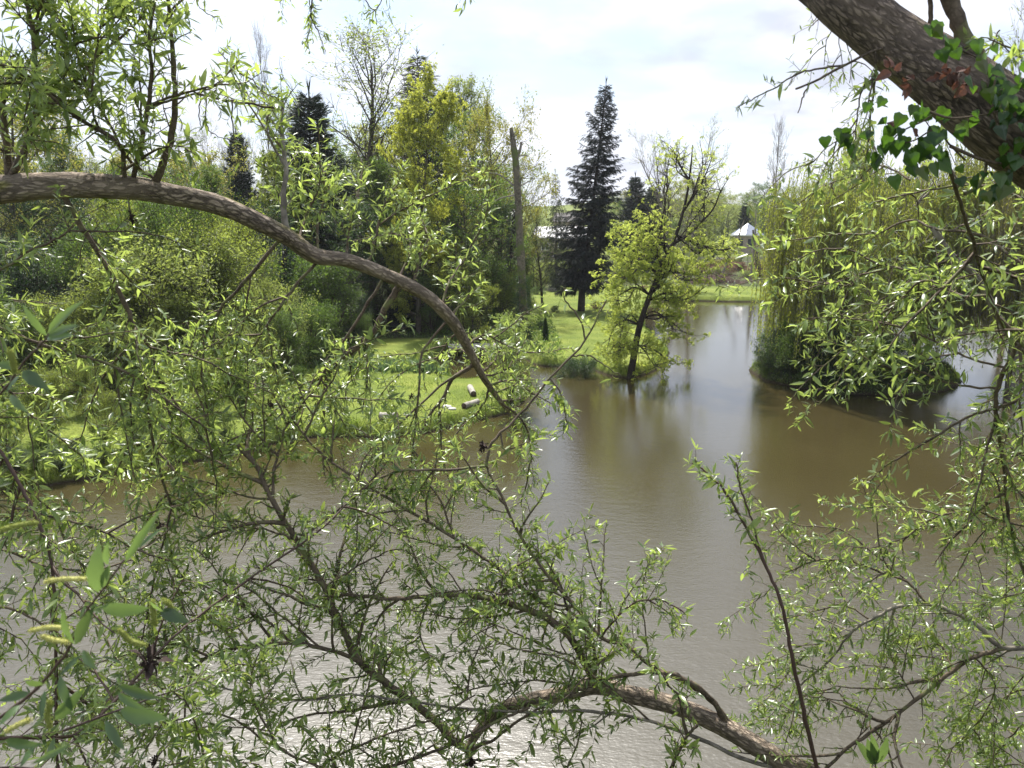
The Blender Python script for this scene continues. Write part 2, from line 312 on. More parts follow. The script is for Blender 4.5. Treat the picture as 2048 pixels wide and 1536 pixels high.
# ------------------------------------------------------------------ terrain
P1 = [gnd(*q)[:2] for q in [(-700, 1012), (0, 985), (120, 968), (230, 950), (330, 930), (440, 918), (540, 890), (640, 873), (760, 875), (850, 868), (920, 850), (985, 835), (1030, 822), (1046, 802), (1030, 780), (985, 770), (930, 773), (890, 764), (850, 752), (780, 750), (700, 752), (640, 748), (600, 740), (640, 730), (700, 731), (765, 733), (850, 730), (880, 715), (900, 702), (915, 685), (925, 670), (960, 655), (1010, 668), (1030, 690), (1045, 714), (1075, 731), (1130, 735), (1185, 738), (1215, 750), (1262, 757), (1300, 747), (1330, 727), (1338, 702), (1310, 682), (1290, 660), (1288, 630), (1300, 605), (1400, 602), (1480, 604), (1540, 603), (1700, 606), (2048, 608), (2700, 612)]]
P1 += [np.array(q) for q in ((260, 110), (260, 500), (-260, 500), (-260, 28), (-60, 27))]
P2 = [gnd(*q)[:2] for q in [(1500, 740), (1528, 762), (1600, 776), (1700, 788), (1800, 792), (1890, 784), (1925, 765), (1900, 742), (1800, 728), (1650, 722), (1540, 726)]]
def sdf(X, Y, poly):
    poly = np.array(poly); x1 = poly[:, 0]; y1 = poly[:, 1]; x2 = np.roll(x1, -1); y2 = np.roll(y1, -1)
    ins = np.zeros(X.shape, bool); d = np.full(X.shape, 1e9)
    for a, b, c, e in zip(x1, y1, x2, y2):
        dx, dy = c - a, e - b; t = np.clip(((X - a) * dx + (Y - b) * dy) / (dx * dx + dy * dy + 1e-12), 0, 1)
        d = np.minimum(d, (X - a - t * dx) ** 2 + (Y - b - t * dy) ** 2)
        cond = (b > Y) != (e > Y)
        ins ^= cond & (X < (c - a) * (Y - b) / (e - b + 1e-12) + a)
    return np.where(ins, 1, -1) * np.sqrt(d)
def vn(X, Y, s, seed=0):
    a = seed * 1.7
    return (np.sin(X * s + a) * np.cos(Y * s * 1.13 + a * 2) + .5 * np.sin(X * s * 2.3 + 1 + a) * np.cos(Y * s * 2.1 + 2.2) + .25 * np.sin(X * s * 5.1 + Y * s * 3.7)) / 1.75
def height(X, Y):
    X = np.asarray(X, float); Y = np.asarray(Y, float)
    s = np.maximum(sdf(X, Y, P1), sdf(X, Y, P2)) + vn(X, Y, 1.3) * .12 + vn(X, Y, 4.5, 3) * .05
    h = np.where(s > 0, .46 * np.clip(s / .28, 0, 1) ** .7, -1.0 * np.clip(-s / 1.2, 0, 1))
    land = np.clip(s / 6, 0, 1)
    h = h + land * vn(X, Y, .22) * .12
    h = h + np.where(s > 0, 1, 0) * (np.clip(Y - 86, 0, 150) * .028 + np.clip(Y - 200, 0, 200) * .045 * (1 + .5 * vn(X, Y, .02, 2)))
    near = np.clip((8.2 - Y) / 7.5, 0, 1) ** 1.1 * 6.0 * np.clip(1 + vn(X, Y, .8) * .08, .8, 1.2)
    near = np.where(Y > 8.4, -1, near - .5 * np.clip((Y - 6.5) / 1.5, 0, 1))
    h = np.maximum(h, near)
    return h
def grid(x, y):
    X, Y = np.meshgrid(x, y); Z = height(X, Y); n, k = X.shape
    V = np.stack([X, Y, Z], -1).reshape(-1, 3); i = np.arange(n - 1)[:, None] * k; j = np.arange(k - 1)[None]
    return V, np.stack([i + j, i + j + 1, i + k + j + 1, i + k + j], -1).reshape(-1, 4)
def axis(segs):
    a = []
    for s, e, d in segs: a += list(np.arange(s, e, d))
    a.append(segs[-1][1]); return np.array(a)
gx = axis([(-800, -200, 25), (-200, -60, 4), (-60, -32, .8), (-32, 32, .25), (32, 60, .8), (60, 200, 4), (200, 800, 25)])
gy = axis([(-300, -20, 20), (-20, 20, .5), (20, 62, .22), (62, 100, .4), (100, 200, 3), (200, 500, 10), (500, 1500, 50)])
V, Fq = grid(gx, gy); g = MB(); g.add(V, Fq)
m, t, o = newmat('ground'); tcx = N(t, 'ShaderNodeTexCoord'); at_ = N(t, 'ShaderNodeAttribute', attribute_name='lawn')
def mix(t, f, a, b, mode='MIX'):
    x = N(t, 'ShaderNodeMixRGB', blend_type=mode)
    for i, v in ((0, f), (1, a), (2, b)):
        if isinstance(v, (int, float)): x.inputs[i].default_value = v if i == 0 else (v, v, v, 1)
        elif isinstance(v, tuple): x.inputs[i].default_value = (*v, 1)
        else: L(t, v, x.inputs[i])
    return x.outputs[0]
vec = tcx.outputs['Object']
g1 = ramp(t, noise(t, vec, .35, 4), [(.35, (.11, .15, .026)), (.5, (.15, .19, .034)), (.65, (.2, .23, .045))])
g2 = ramp(t, noise(t, vec, 14, 5, .75), [(.3, (.55, .55, .5)), (.7, (1.3, 1.3, 1.2))])
grass = mix(t, 1.0, g1, g2, 'MULTIPLY')
w1 = ramp(t, noise(t, vec, .8, 8, .7), [(.35, (.045, .04, .022)), (.52, (.05, .065, .02)), (.68, (.08, .095, .03))])
geo = N(t, 'ShaderNodeNewGeometry'); sx = N(t, 'ShaderNodeSeparateXYZ'); L(t, geo.outputs['Normal'], sx.inputs[0])
sp = N(t, 'ShaderNodeSeparateXYZ'); L(t, geo.outputs['Position'], sp.inputs[0])
c = mix(t, at_.outputs['Fac'], w1, grass)
st = N(t, 'ShaderNodeMapRange'); st.inputs[1].default_value = .03; st.inputs[2].default_value = .2; L(t, sp.outputs[2], st.inputs[0])
c = mix(t, st.outputs[0], (.035, .026, .016), c)
p = N(t, 'ShaderNodeBsdfPrincipled'); p.inputs['Roughness'].default_value = .9; p.inputs['Specular IOR Level'].default_value = .15; L(t, c, p.inputs['Base Color'])
b = N(t, 'ShaderNodeBump'); b.inputs['Strength'].default_value = .8; b.inputs['Distance'].default_value = .08; L(t, noise(t, vec, 9, 6, .75), b.inputs['Height']); L(t, b.outputs[0], p.inputs['Normal']); L(t, p.outputs[0], o.inputs[0])
M['ground'] = m
go = g.build('ground', m, smooth=True); go['kind'] = 'structure'
# lawn attribute: mown grass on the island tongue, the lawn and the far bank
lawnA = [gnd(*q)[:2] for q in [(-200, 1000), (0, 990), (330, 940), (640, 885), (850, 880), (1060, 830), (1060, 775), (900, 757), (640, 748), (420, 800), (240, 790), (-200, 830)]]
lawnB = [gnd(*q)[:2] for q in [(1010, 660), (1030, 700), (1080, 745), (1262, 770), (1350, 740), (1350, 690), (1300, 612), (1560, 612), (1560, 583), (1400, 583), (1290, 580), (1060, 592), (1055, 640)]]
lawnC = [gnd(*q)[:2] for q in [(700, 735), (850, 735), (900, 690), (760, 690)]]
X, Y = V[:, 0], V[:, 1]; lw = np.zeros(len(V))
for q in (lawnA, lawnB, lawnC): lw = np.maximum(lw, np.clip(sdf(X, Y, q) / .8 + .5, 0, 1))
lw = np.maximum(lw, np.where(Y > 135, .8, 0))
a_ = go.data.attributes.new('lawn', 'FLOAT', 'POINT'); a_.data.foreach_set('value', lw.astype(np.float32))
def gz(x, y): return float(height(np.array([x]), np.array([y]))[0])

# ------------------------------------------------------------------ water
wm = MB(); wm.add([[-400, 2, 0], [400, 2, 0], [400, 150, 0], [-400, 150, 0]], [[0, 1, 2, 3]])
m, t, o = newmat('pond_water'); tcx = N(t, 'ShaderNodeTexCoord'); vec = tcx.outputs['Object']
p = N(t, 'ShaderNodeBsdfPrincipled'); p.inputs['IOR'].default_value = 1.7; p.inputs['Roughness'].default_value = .14
ROUGHW = p
L(t, ramp(t, noise(t, vec, .12, 3), [(.3, (.036, .029, .011)), (.7, (.047, .038, .015))]), p.inputs['Base Color'])
mp = N(t, 'ShaderNodeMapping'); mp.inputs['Scale'].default_value = (1.0, 1.9, 1); mp.inputs['Rotation'].default_value = (0, 0, R(14)); L(t, vec, mp.inputs[0])
h1 = noise(t, mp.outputs[0], 9.0, 3, .55); h2 = noise(t, mp.outputs[0], 2.2, 2, .5)
ma = N(t, 'ShaderNodeMath', operation='MULTIPLY_ADD'); ma.inputs[1].default_value = 1.2; L(t, h2, ma.inputs[0]); L(t, h1, ma.inputs[2])
pm = noise(t, vec, .09, 3); mr = N(t, 'ShaderNodeMapRange'); mr.inputs[1].default_value = .35; mr.inputs[2].default_value = .62; mr.inputs[3].default_value = .45; mr.inputs[4].default_value = 1; L(t, pm, mr.inputs[0])
gp_ = N(t, 'ShaderNodeNewGeometry'); sy = N(t, 'ShaderNodeSeparateXYZ'); L(t, gp_.outputs['Position'], sy.inputs[0])
md = N(t, 'ShaderNodeMapRange'); md.inputs[1].default_value = 12; md.inputs[2].default_value = 45; md.inputs[3].default_value = 1; md.inputs[4].default_value = .22; L(t, sy.outputs[1], md.inputs[0])
mrw = N(t, 'ShaderNodeMapRange'); mrw.inputs[1].default_value = 10; mrw.inputs[2].default_value = 27; mrw.inputs[3].default_value = .33; mrw.inputs[4].default_value = .07; L(t, sy.outputs[1], mrw.inputs[0]); L(t, mrw.outputs[0], p.inputs['Roughness'])
mq = N(t, 'ShaderNodeMath', operation='MULTIPLY'); L(t, mr.outputs[0], mq.inputs[0]); L(t, md.outputs[0], mq.inputs[1])
b = N(t, 'ShaderNodeBump'); b.inputs['Distance'].default_value = .011; L(t, mq.outputs[0], b.inputs['Strength']); L(t, ma.outputs[0], b.inputs['Height']); L(t, b.outputs[0], p.inputs['Normal']); L(t, p.outputs[0], o.inputs[0])
wo = wm.build('water', m); wo['kind'] = 'structure'

# ------------------------------------------------------------------ tree kinds
RH = rhomb(); RH2 = rhomb(.3, .2); PALM = palm(); SPK = spiky(); SPK2 = spiky(12, random.Random(9), .035, .9); LAN = lancet()
def rdir(rng, az, el): return np.array([math.cos(az) * math.cos(el), math.sin(az) * math.cos(el), math.sin(el)])
def bend(p0, d, L_, n, rng, wob=.12, lift=0.0):
    P = [np.array(p0, float)]; d = norm(np.array(d, float))
    for i in range(n):
        d = norm(d + rng.normal(0, wob, 3) + np.array([0, 0, lift])); P.append(P[-1] + d * L_ / n)
    return np.array(P)
def broadleaf(rng, H, spread, r0, base=.25, nm=26, el=.7, prof=None, leaf=.14, perleaf=18, lift=.05, tpl=RH, twigs=5, stems=1, fill=True, lean=0.0, path=None, clump=.12, sub=5):
    wood, lv = MB(), MB(); LP, LD, LS = [], [], []
    for s in range(stems):
        if path is not None: T = smooth_path(path, 4)
        else:
            ld = rng.uniform(-1, 1, 2) * (.06 if stems == 1 else .35)
            T = np.array([[0, 0, -.3]]); d = norm(np.array([ld[0] + lean, ld[1], 1.0])); T = bend((rng.normal(0, .1 * (stems > 1)), rng.normal(0, .1 * (stems > 1)), -.3), d, H * .93, 9, rng, .05, .04)
        rr = r0 * (1 - np.linspace(0, 1, len(T)) * .88); tube(wood, T, rr, 8, rough=.04, rng=rng)
        for i in range(nm // stems):
            f = base + (1 - base) * (i + rng.random()) / (nm // stems); f = min(f, .985)
            q = f * (len(T) - 1); a = int(q); p0 = T[a] + (T[min(a + 1, len(T) - 1)] - T[a]) * (q - a)
            g_ = (f - base) / (1 - base); pr = prof(g_) if prof else math.sin(math.pi * (.12 + .8 * (1 - g_) ** .8)) ** .7
            Lb = spread * pr * rng.uniform(.7, 1.1) + .1
            az = i * 2.4 + rng.uniform(-.5, .5); e_ = el * (.5 + .9 * g_) + rng.normal(0, .12)
            B = bend(p0, rdir(rng, az, e_), Lb, 6, rng, .12, lift); rb = max(.012, r0 * .38 * (1 - g_ * .7))
            tube(wood, B, rb * (1 - np.linspace(0, 1, len(B)) * .85), 5)
            for k in range(sub):
                u = rng.uniform(.25, 1.0); q = u * 6; a = min(int(q), 5); p1 = B[a] + (B[a + 1] - B[a]) * (q - a)
                dd = norm(B[a + 1] - B[a]) + rng.normal(0, .55, 3) + np.array([0, 0, lift * 2])
                Ls = Lb * rng.uniform(.3, .55) * (1.1 - u * .4) + .15; S_ = bend(p1, dd, Ls, 4, rng, .16, lift)
                tube(wood, S_, rb * .4 * (1 - np.linspace(0, 1, 5) * .8), 4)
                for w_ in range(twigs):
                    u2 = rng.uniform(.2, 1); q = u2 * 4; a = min(int(q), 3); p2 = S_[a] + (S_[a + 1] - S_[a]) * (q - a)
                    d2 = norm(S_[a + 1] - S_[a]) + rng.normal(0, .6, 3) + np.array([0, 0, lift * 2]); Lt = Ls * rng.uniform(.3, .6) + .12
                    W_ = bend(p2, d2, Lt, 2, rng, .15, lift); tube(wood, W_, np.array([.3, .2, .1]) * rb * .45 + .003, 3)
                    if perleaf:
                        n = max(1, int(perleaf * rng.uniform(.3, 1.5))); tt = rng.uniform(.1, 1.05, n)[:, None]
                        LP.append(W_[0] + (W_[-1] - W_[0]) * tt + rng.normal(0, clump, (n, 3))); LD.append(norm(W_[-1] - W_[0]) * .5 + rng.normal(0, .7, (n, 3)) - np.array([0, 0, .15])); LS.append(leaf * rng.uniform(.6, 1.3, n))
    if perleaf: scatter(lv, tpl, np.vstack(LP), np.vstack(LD), np.concatenate(LS), rng)
    return wood, lv
def conifer(rng, H, Rb, r0, base=.12, n=220, droop=.35, spray=.42, dens=9, power=.9, hang=.5, path=None, tpl=SPK, sub=True):
    wood, lv = MB(), MB(); LP, LD, LS = [], [], []
    T = smooth_path(path, 5) if path is not None else bend((0, 0, -.3), (0, 0, 1), H, 10, rng, .015, .05)
    tube(wood, T, r0 * (1 - np.linspace(0, 1, len(T)) * .95), 8)
    for i in range(n):
        f = base + (1 - base) * (i + rng.random()) / n; q = min(f, .995) * (len(T) - 1); a = int(q); p0 = T[a] + (T[a + 1] - T[a]) * (q - a)
        g_ = (f - base) / (1 - base); Lb = Rb * ((1 - g_) ** power) * rng.uniform(.5, 1.18) * (1 if g_ > .3 else .55 + 1.5 * g_) + .15
        az = i * 2.4 + rng.uniform(-.6, .6); e_ = .35 * g_ - droop * (1 - g_) + rng.normal(0, .1)
        B = bend(p0, rdir(rng, az, e_), Lb, 5, rng, .06, -.03 + .1 * (g_ > .8)); B[:, 2] += np.linspace(0, 1, 6) ** 3 * Lb * .16
        tube(wood, B, max(.008, r0 * .12) * (1 - np.linspace(0, 1, 6) * .8), 3)
        k = max(3, int(dens * Lb)); u = rng.uniform(.12, 1, k) ** .8; q = u * 5; a = np.minimum(q.astype(int), 4); P = B[a] + (B[a + 1] - B[a]) * (q - a)[:, None]
        D = norm(B[a + 1] - B[a]); side = norm(np.cross(D, [0, 0, 1])) * rng.choice([-1, 1], k)[:, None] * rng.uniform(.3, 1.1, k)[:, None]
        D = D * .7 + side - np.array([0, 0, 1]) * (hang * rng.uniform(.2, 1.4, k))[:, None]
        LP.append(P); LD.append(D); LS.append(spray * (.45 + .55 * (1 - u)) * (.55 + .6 * (1 - g_)) * rng.uniform(.7, 1.3, k) + .08)
    LP.append(T[-1][None]); LD.append(np.array([[0, 0, 1.0]])); LS.append(np.array([spray]))
    scatter(lv, tpl, np.vstack(LP), np.vstack(LD), np.concatenate(LS), rng)
    return wood, lv
def weeping(rng, H, Rad, r0, nstr=1500, low=.5, leaf=.11, step=.085, lean=0.0, flat=.75, holes=None):
    wood, lv = MB(), MB(); LP, LD, LS = [], [], []
    T = bend((0, 0, -.4), (lean, 0, 1), H * .45, 5, rng, .06); tube(wood, T, r0 * (1 - np.linspace(0, 1, 6) * .4), 10, rough=.05, rng=rng); ends = []
    for i in range(13):
        az = i * 2.4 + rng.uniform(-.3, .3); e_ = rng.uniform(.5, 1.35); Lb = math.hypot(Rad * .75 * math.cos(e_), H * .6 * math.sin(e_)) * rng.uniform(.85, 1.15)
        B = bend(T[rng.integers(3, 6)], rdir(rng, az, e_), Lb, 7, rng, .13, .04); tube(wood, B, r0 * .4 * (1 - np.linspace(0, 1, 8) * .85), 6)
        for k in range(9):
            a = rng.integers(2, 7); S_ = bend(B[a], norm(B[a + 1] - B[a]) + rng.normal(0, .6, 3), Lb * rng.uniform(.2, .5), 5, rng, .18, -.03); tube(wood, S_, r0 * .12 * (1 - np.linspace(0, 1, 6) * .8), 4); ends += [S_[j] for j in (2, 3, 4, 5)]
        ends += [B[j] for j in (4, 5, 6, 7)]
    ends = np.array(ends); ctr = T[-1].copy()
    ang = np.arctan2(ends[:, 1] - ctr[1], ends[:, 0] - ctr[0])
    for i in range(nstr):
        e0 = ends[rng.integers(len(ends))] + rng.normal(0, .25, 3); rad = np.array([e0[0] - ctr[0], e0[1] - ctr[1], 0]); rn = norm(rad) if np.linalg.norm(rad) > .1 else rdir(rng, rng.uniform(0, 6.28), 0)
        out_ = rng.uniform(.1, .9); k = math.hypot(*rad[:2]) + out_
        if k > Rad: out_ *= .3
        bottom = max(.25, low + rng.exponential(.9) + (1 - min(1, k / Rad)) * 2.2 * rng.random()); Ld = max(.6, (e0[2] - bottom) * rng.uniform(.45, 1)) 
        m_ = max(4, int(Ld / .35)); s = np.linspace(0, 1, m_)
        Pth = e0 + rn * out_ * (1 - (1 - s[:, None]) ** 2.2) + np.array([0, 0, 1.0]) * (np.sin(np.clip(s * 6, 0, math.pi))[:, None] * .12 - (s[:, None] ** 1.15) * Ld); Pth += np.cumsum(rng.normal(0, .014, (m_, 3)), 0)
        tube(wood, Pth[::2] if m_ > 6 else Pth, .006, 3)
        n = int(Ld / step); q = rng.uniform(0, m_ - 1.01, n); a = q.astype(int); P = Pth[a] + (Pth[a + 1] - Pth[a]) * (q - a)[:, None]
        LP.append(P); LD.append(norm(Pth[a + 1] - Pth[a]) + rng.normal(0, .38, (n, 3))); LS.append(leaf * rng.uniform(.6, 1.3, n))
    scatter(lv, RH2, np.vstack(LP), np.vstack(LD), np.concatenate(LS), rng, roll=2)
    return wood, lv

PROTO = {}
def proto(key, fn, bark, leaf):
    PROTO[key] = dict(fn=fn, bark=bark, leaf=leaf, H=None, obs=None)
def place(key, name, px, Y, pytop, label, cat, group=None, wide=1.0, leaf=None, rz=0.0, base=None, pybase=None):
    """stands a tree of kind key at distance Y so that its top reaches the photograph's row pytop"""
    P = PROTO[key]; x = at(px, 560, Y)[0]; z = gz(x, Y) if base is None else base
    top = at(px, pytop, Y)[2]; sc = (top - z) / P['H']
    e = empty(name, (x, Y, z - .03), label, cat, group, rz, (sc * wide, sc * wide, sc))
    if P['obs'] is None:
        wd, lv = P['mk']; P['obs'] = [wd.build('trunk', M[P['bark']], e, smooth=True)]
        if lv.n: P['obs'].append(lv.build('crown', M[P['leaf']], e))
        obs = P['obs']
    else:
        obs = []
        for o_ in P['obs']: c_ = o_.copy(); COL.objects.link(c_); c_.parent = e; obs.append(c_)
    if len(obs) > 1:
        s = obs[1].material_slots[0]; s.link = 'OBJECT'; s.material = M[leaf or P['leaf']]
    return e
def mk(key, H, wd_lv, bark, leaf): PROTO[key] = dict(H=H, mk=wd_lv, bark=bark, leaf=leaf, obs=None)
rg = lambda s: np.random.default_rng(s)
mk('dense', 12, broadleaf(rg(1), 12, 4.0, .22, .15, 40, .6, leaf=.17, perleaf=16, twigs=5), 'bark', 'mid')
mk('dense_tall', 15, broadleaf(rg(2), 15, 3.2, .22, .12, 46, .9, leaf=.17, perleaf=14, twigs=5, lift=.09), 'bark', 'mid')
mk('airy', 15, broadleaf(rg(3), 15, 3.8, .2, .22, 38, .95, leaf=.14, perleaf=6, twigs=5, lift=.09, clump=.16), 'bark', 'airy')
mk('bare', 16, broadleaf(rg(4), 16, 2.9, .17, .2, 36, 1.05, perleaf=0, twigs=6, lift=.1, sub=6), 'palebark', 'airy')
mk('bare_fan', 12, broadleaf(rg(5), 12, 3.4, .18, .1, 34, 1.1, perleaf=1, leaf=.12, twigs=6, lift=.08, stems=3, sub=6), 'palebark', 'airy')
mk('maple', 12, broadleaf(rg(6), 12, 3.2, .2, .08, 40, .6, leaf=.15, perleaf=5, twigs=6, tpl=PALM, clump=.08, sub=6), 'bark', 'maple')
mk('bush', 4, broadleaf(rg(7), 4.0, 1.7, .06, .05, 42, .9, leaf=.075, perleaf=16, twigs=5, stems=6, lift=.08, clump=.09, sub=6), 'bark', 'fresh')
mk('bush_round', 3, broadleaf(rg(8), 3.0, 1.9, .06, .02, 48, .35, leaf=.08, perleaf=22, twigs=5, stems=5, lift=.03, clump=.1, prof=lambda g_: math.sqrt(max(.05, 1 - g_ * g_)) * .9), 'bark', 'mid')
mk('spruce', 18, conifer(rg(9), 18, 3.0, .26, .13, 380, .3, .8, 9, .7), 'darkbark', 'spruce')
mk('yew', 12, conifer(rg(10), 12, 3.0, .25, .03, 420, .1, .85, 11, .5, .3), 'darkbark', 'yew')
mk('thin_larch', 12, conifer(rg(11), 12, 3.0, .16, .05, 190, .35, .6, 8, .8, 1.0), 'bark', 'larch')

G = 'trees of the wood behind the pond'
# --- far belt, hazy
far = [(-60, 150, 330), (60, 140, 345), (190, 150, 350), (420, 150, 350), (700, 150, 330), (1000, 160, 400), (1290, 170, 395), (1345, 190, 402), (1400, 165, 392), (1440, 200, 385), (1520, 200, 372), (1590, 190, 380), (1660, 170, 370), (1760, 170, 360), (1900, 180, 370), (2040, 170, 350), (2150, 170, 350)]
for i, (px, Y_, top) in enumerate(far):
    place('dense' if i % 3 else 'airy', 'broadleaf_tree', px, Y_, top, 'distant soft green tree in the far tree line beyond the pond', 'tree', 'far tree line', 1.4, ['airy', 'mid', 'fresh'][i % 3], i * 1.3)
for px, Y_, top in ((1268, 112, 352), (1298, 120, 372)):
    place('yew', 'pine_tree', px, Y_, top, 'dark pine just right of the big spruce, %s' % ('taller one behind' if px < 1280 else 'lower one'), 'tree', None, 1.0, 'yew', px)
place('yew', 'conifer_tree', 1482, 153, 405, 'dark conical evergreen behind the slate roofed pavilion', 'tree', None, .8, 'yew')
place('dense', 'broadleaf_tree', 1405, 125, 395, 'grey green tree left of the dark evergreen by the pavilion', 'tree', None, .8, 'airy', 2)
far2 = [(x_ + 17 * (i % 3), 118 + (i * 29) % 55, 405 - (i * 13) % 42) for i, x_ in enumerate(range(1240, 2260, 44))] + [(x_, 105 + (i * 31) % 40, 330 + (i * 17) % 50) for i, x_ in enumerate(range(-120, 1080, 60))]
far2 = [q for q in far2 if not (1425 < q[0] < 1560)] + [(1180 + i * 27, 185 + (i * 37) % 60, 398 - (i * 7) % 22) for i in range(24)] + [(1420 + i * 22, 156 + (i * 5) % 14, 425 - (i * 11) % 20) for i in range(7)]
for i, (px, Y_, top) in enumerate(far2):
    place(('dense', 'dense_tall', 'airy')[i % 3], 'broadleaf_tree', px, Y_, top, 'distant tree in the far tree line, ' + ('behind the wood on the left' if px < 1110 else 'right of the big spruce'), 'tree', 'far tree line', 1.5, ['mid', 'airy', 'fresh', 'ochre', 'mid'][i % 5], i * 1.3)
# --- bare trees
for px, Y_, top, kk in ((300, 92, 285, 'bare'), (345, 88, 262, 'bare_fan'), (395, 95, 272, 'bare'), (440, 90, 268, 'bare_fan'), (478, 96, 285, 'bare'), (255, 90, 290, 'bare_fan'), (515, 92, 262, 'bare')):
    place(kk, 'bare_tree', px, Y_, top, 'leafless pale tree in the bare row behind the left wood', 'tree', 'row of bare trees behind the left wood', .9, None, px)
place('bare', 'bare_tree', 556, 70, 62, 'tall leafless poplar rising highest on the left against the sky', 'tree', None, .55, None, 1)
place('bare_fan', 'bare_tree', 1372, 84, 262, 'wide leafless tree behind the crown of the leaning waterside tree', 'tree', None, 1.05, None, 2)
place('bare', 'bare_tree', 1540, 92, 238, 'slim leafless tree rising left behind the weeping willow', 'tree', None, .75, None, 4)
place('bare_fan', 'bare_tree', 2030, 60, 70, 'pale leafless tree top at the right edge behind the leaning trunk', 'tree', None, .8, None, 5)
# --- named trees of the middle distance
place('dense', 'broadleaf_tree', 10, 48, 130, 'ochre green tree at the far left edge', 'tree', G, 1.0, 'ochre')
place('dense_tall', 'broadleaf_tree', 130, 58, 270, 'dull green tree between the ochre tree and the bare row', 'tree', G, 1.1, 'mid', 1)
place('yew', 'yew_tree', 494, 70, 262, 'dark evergreen at the right end of the bare row', 'tree', G, .6, 'yew', 1)
place('yew', 'yew_tree', 630, 58, 185, 'broad blackish evergreen behind the middle of the arching limb', 'tree', G, .95, 'yew', 2)
place('airy', 'broadleaf_tree', 735, 66, 100, 'tall airy tree in thin fresh leaf with sky showing through', 'tree', G, 1.7, 'airy', 1)
place('spruce', 'spruce_tree', 858, 74, 105, 'tall grey green spruce behind the yellow maple', 'tree', G, 1.5, 'larch', 1)
place('maple', 'maple_tree', 835, 52, 165, 'yellow flowering maple in front of the tall grey spruce', 'tree', G, .78, 'maple', 1)
place('maple', 'maple_tree', 600, 54, 300, 'dull yellow maple in front of the blackish evergreen', 'tree', G, .7, 'fresh', 3)
place('dense_tall', 'broadleaf_tree', 968, 80, 165, 'tall pale green tree with uneven top behind the dead trunk', 'tree', G, .95, 'airy', 2)
place('dense', 'broadleaf_tree', 1012, 62, 238, 'rounded yellow green tree directly behind the dead trunk', 'tree', G, .82, 'ochre', 2)
place('dense_tall', 'broadleaf_tree', 930, 66, 330, 'dark ivy clad tree between the maple and the dead trunk', 'tree', G, .8, 'dark', 3)
place('dense', 'broadleaf_tree', 1000, 58, 420, 'low dark tree left of the dead trunk', 'tree', G, .8, 'dark', 4)
place('dense', 'broadleaf_tree', 880, 60, 400, 'dark green tree under the yellow maple', 'tree', G, .9, 'dark', 1)
place('dense_tall', 'broadleaf_tree', 745, 56, 330, 'mid green tree under the airy tall tree', 'tree', G, .9, 'mid', 5)
place('thin_larch', 'conifer_tree', 1112, 85, 342, 'slim thin tiered conifer between dead trunk and big spruce', 'tree', None, .75, 'larch')
place('dense', 'broadleaf_tree', 40, 44, 400, 'dark tree low at the left edge below the limb', 'tree', G, 1.0, 'dark', 2)
place('dense', 'broadleaf_tree', 170, 48, 380, 'dark green tree below the start of the arching limb', 'tree', G, 1.0, 'dark', 3)
place('dense', 'broadleaf_tree', 300, 50, 360, 'mid green tree seen below the uprights of the limb', 'tree', G, 1.0, 'mid', 4)
place('dense_tall', 'broadleaf_tree', 420, 54, 345, 'green tree under the bare row right of the uprights', 'tree', G, 1.0, 'mid', 5)
place('dense', 'broadleaf_tree', 520, 50, 420, 'green tree low beside the blackish evergreen', 'tree', G, .9, 'dark', 6)
place('yew', 'yew_tree', 800, 53, 560, 'low black yew in the shade behind the footbridge channel', 'tree', None, 1.3, 'yew', 3)
# tall spruce on the lawn
b0 = gnd(1162, 622, .4); Ys = b0[1]
tp = [at(1162, 630, Ys) - b0, at(1166, 560, Ys) - b0, at(1180, 450, Ys) - b0, at(1196, 320, Ys) - b0, at(1212, 172, Ys) - b0]
wd, lv = conifer(rg(21), 18, 3.55, .34, .22, 420, .34, .62, 12, .62, .8, path=tp)
# lower dead hanging boughs
e = empty('spruce_tree', (b0[0], b0[1], b0[2]), 'tall dark spruce with drooping boughs standing alone on the lawn', 'tree')
wd.build('trunk', M['darkbark'], e, smooth=True); lv.build('crown', M['spruce'], e)
print('background protos done')

for i, (px, Y_, top, kk, lf, lb) in enumerate((
  (700, 70, 300, 'dense', 'mid', 'mid green tree left behind the airy tall tree'), (790, 70, 260, 'dense_tall', 'ochre', 'olive tree between the airy tree and the grey spruce'), (905, 72, 250, 'dense', 'mid', 'green tree right of the grey spruce'),
  (1060, 70, 330, 'airy', 'airy', 'thin leaved tree right behind the dead trunk'), (960, 55, 380, 'dense', 'mid', 'leafy tree low left of the dead trunk with bare lower stem'), (820, 57, 430, 'dense', 'mid', 'green tree below the flowering maple'),
  (680, 52, 420, 'dense', 'dark', 'dark tree standing right under the bend of the limb'), (585, 66, 235, 'airy', 'airy', 'thin leaved tree beside the tall leafless poplar'), (450, 62, 330, 'dense', 'ochre', 'olive tree in front of the bare row at its right part'),
  (355, 66, 340, 'dense_tall', 'mid', 'tree in front of the bare row at its middle'), (230, 60, 320, 'dense_tall', 'ochre', 'yellowish tree in front of the bare row at its left part'), (80, 62, 230, 'dense', 'ochre', 'yellowish broad tree beside the ochre tree at the far left'),
  (1085, 66, 420, 'airy', 'fresh', 'small light green tree between dead trunk and slim conifer'))):
    place(kk, 'broadleaf_tree', px, Y_, top, lb, 'tree', G, 1.15, lf, i * 1.9 + .4)
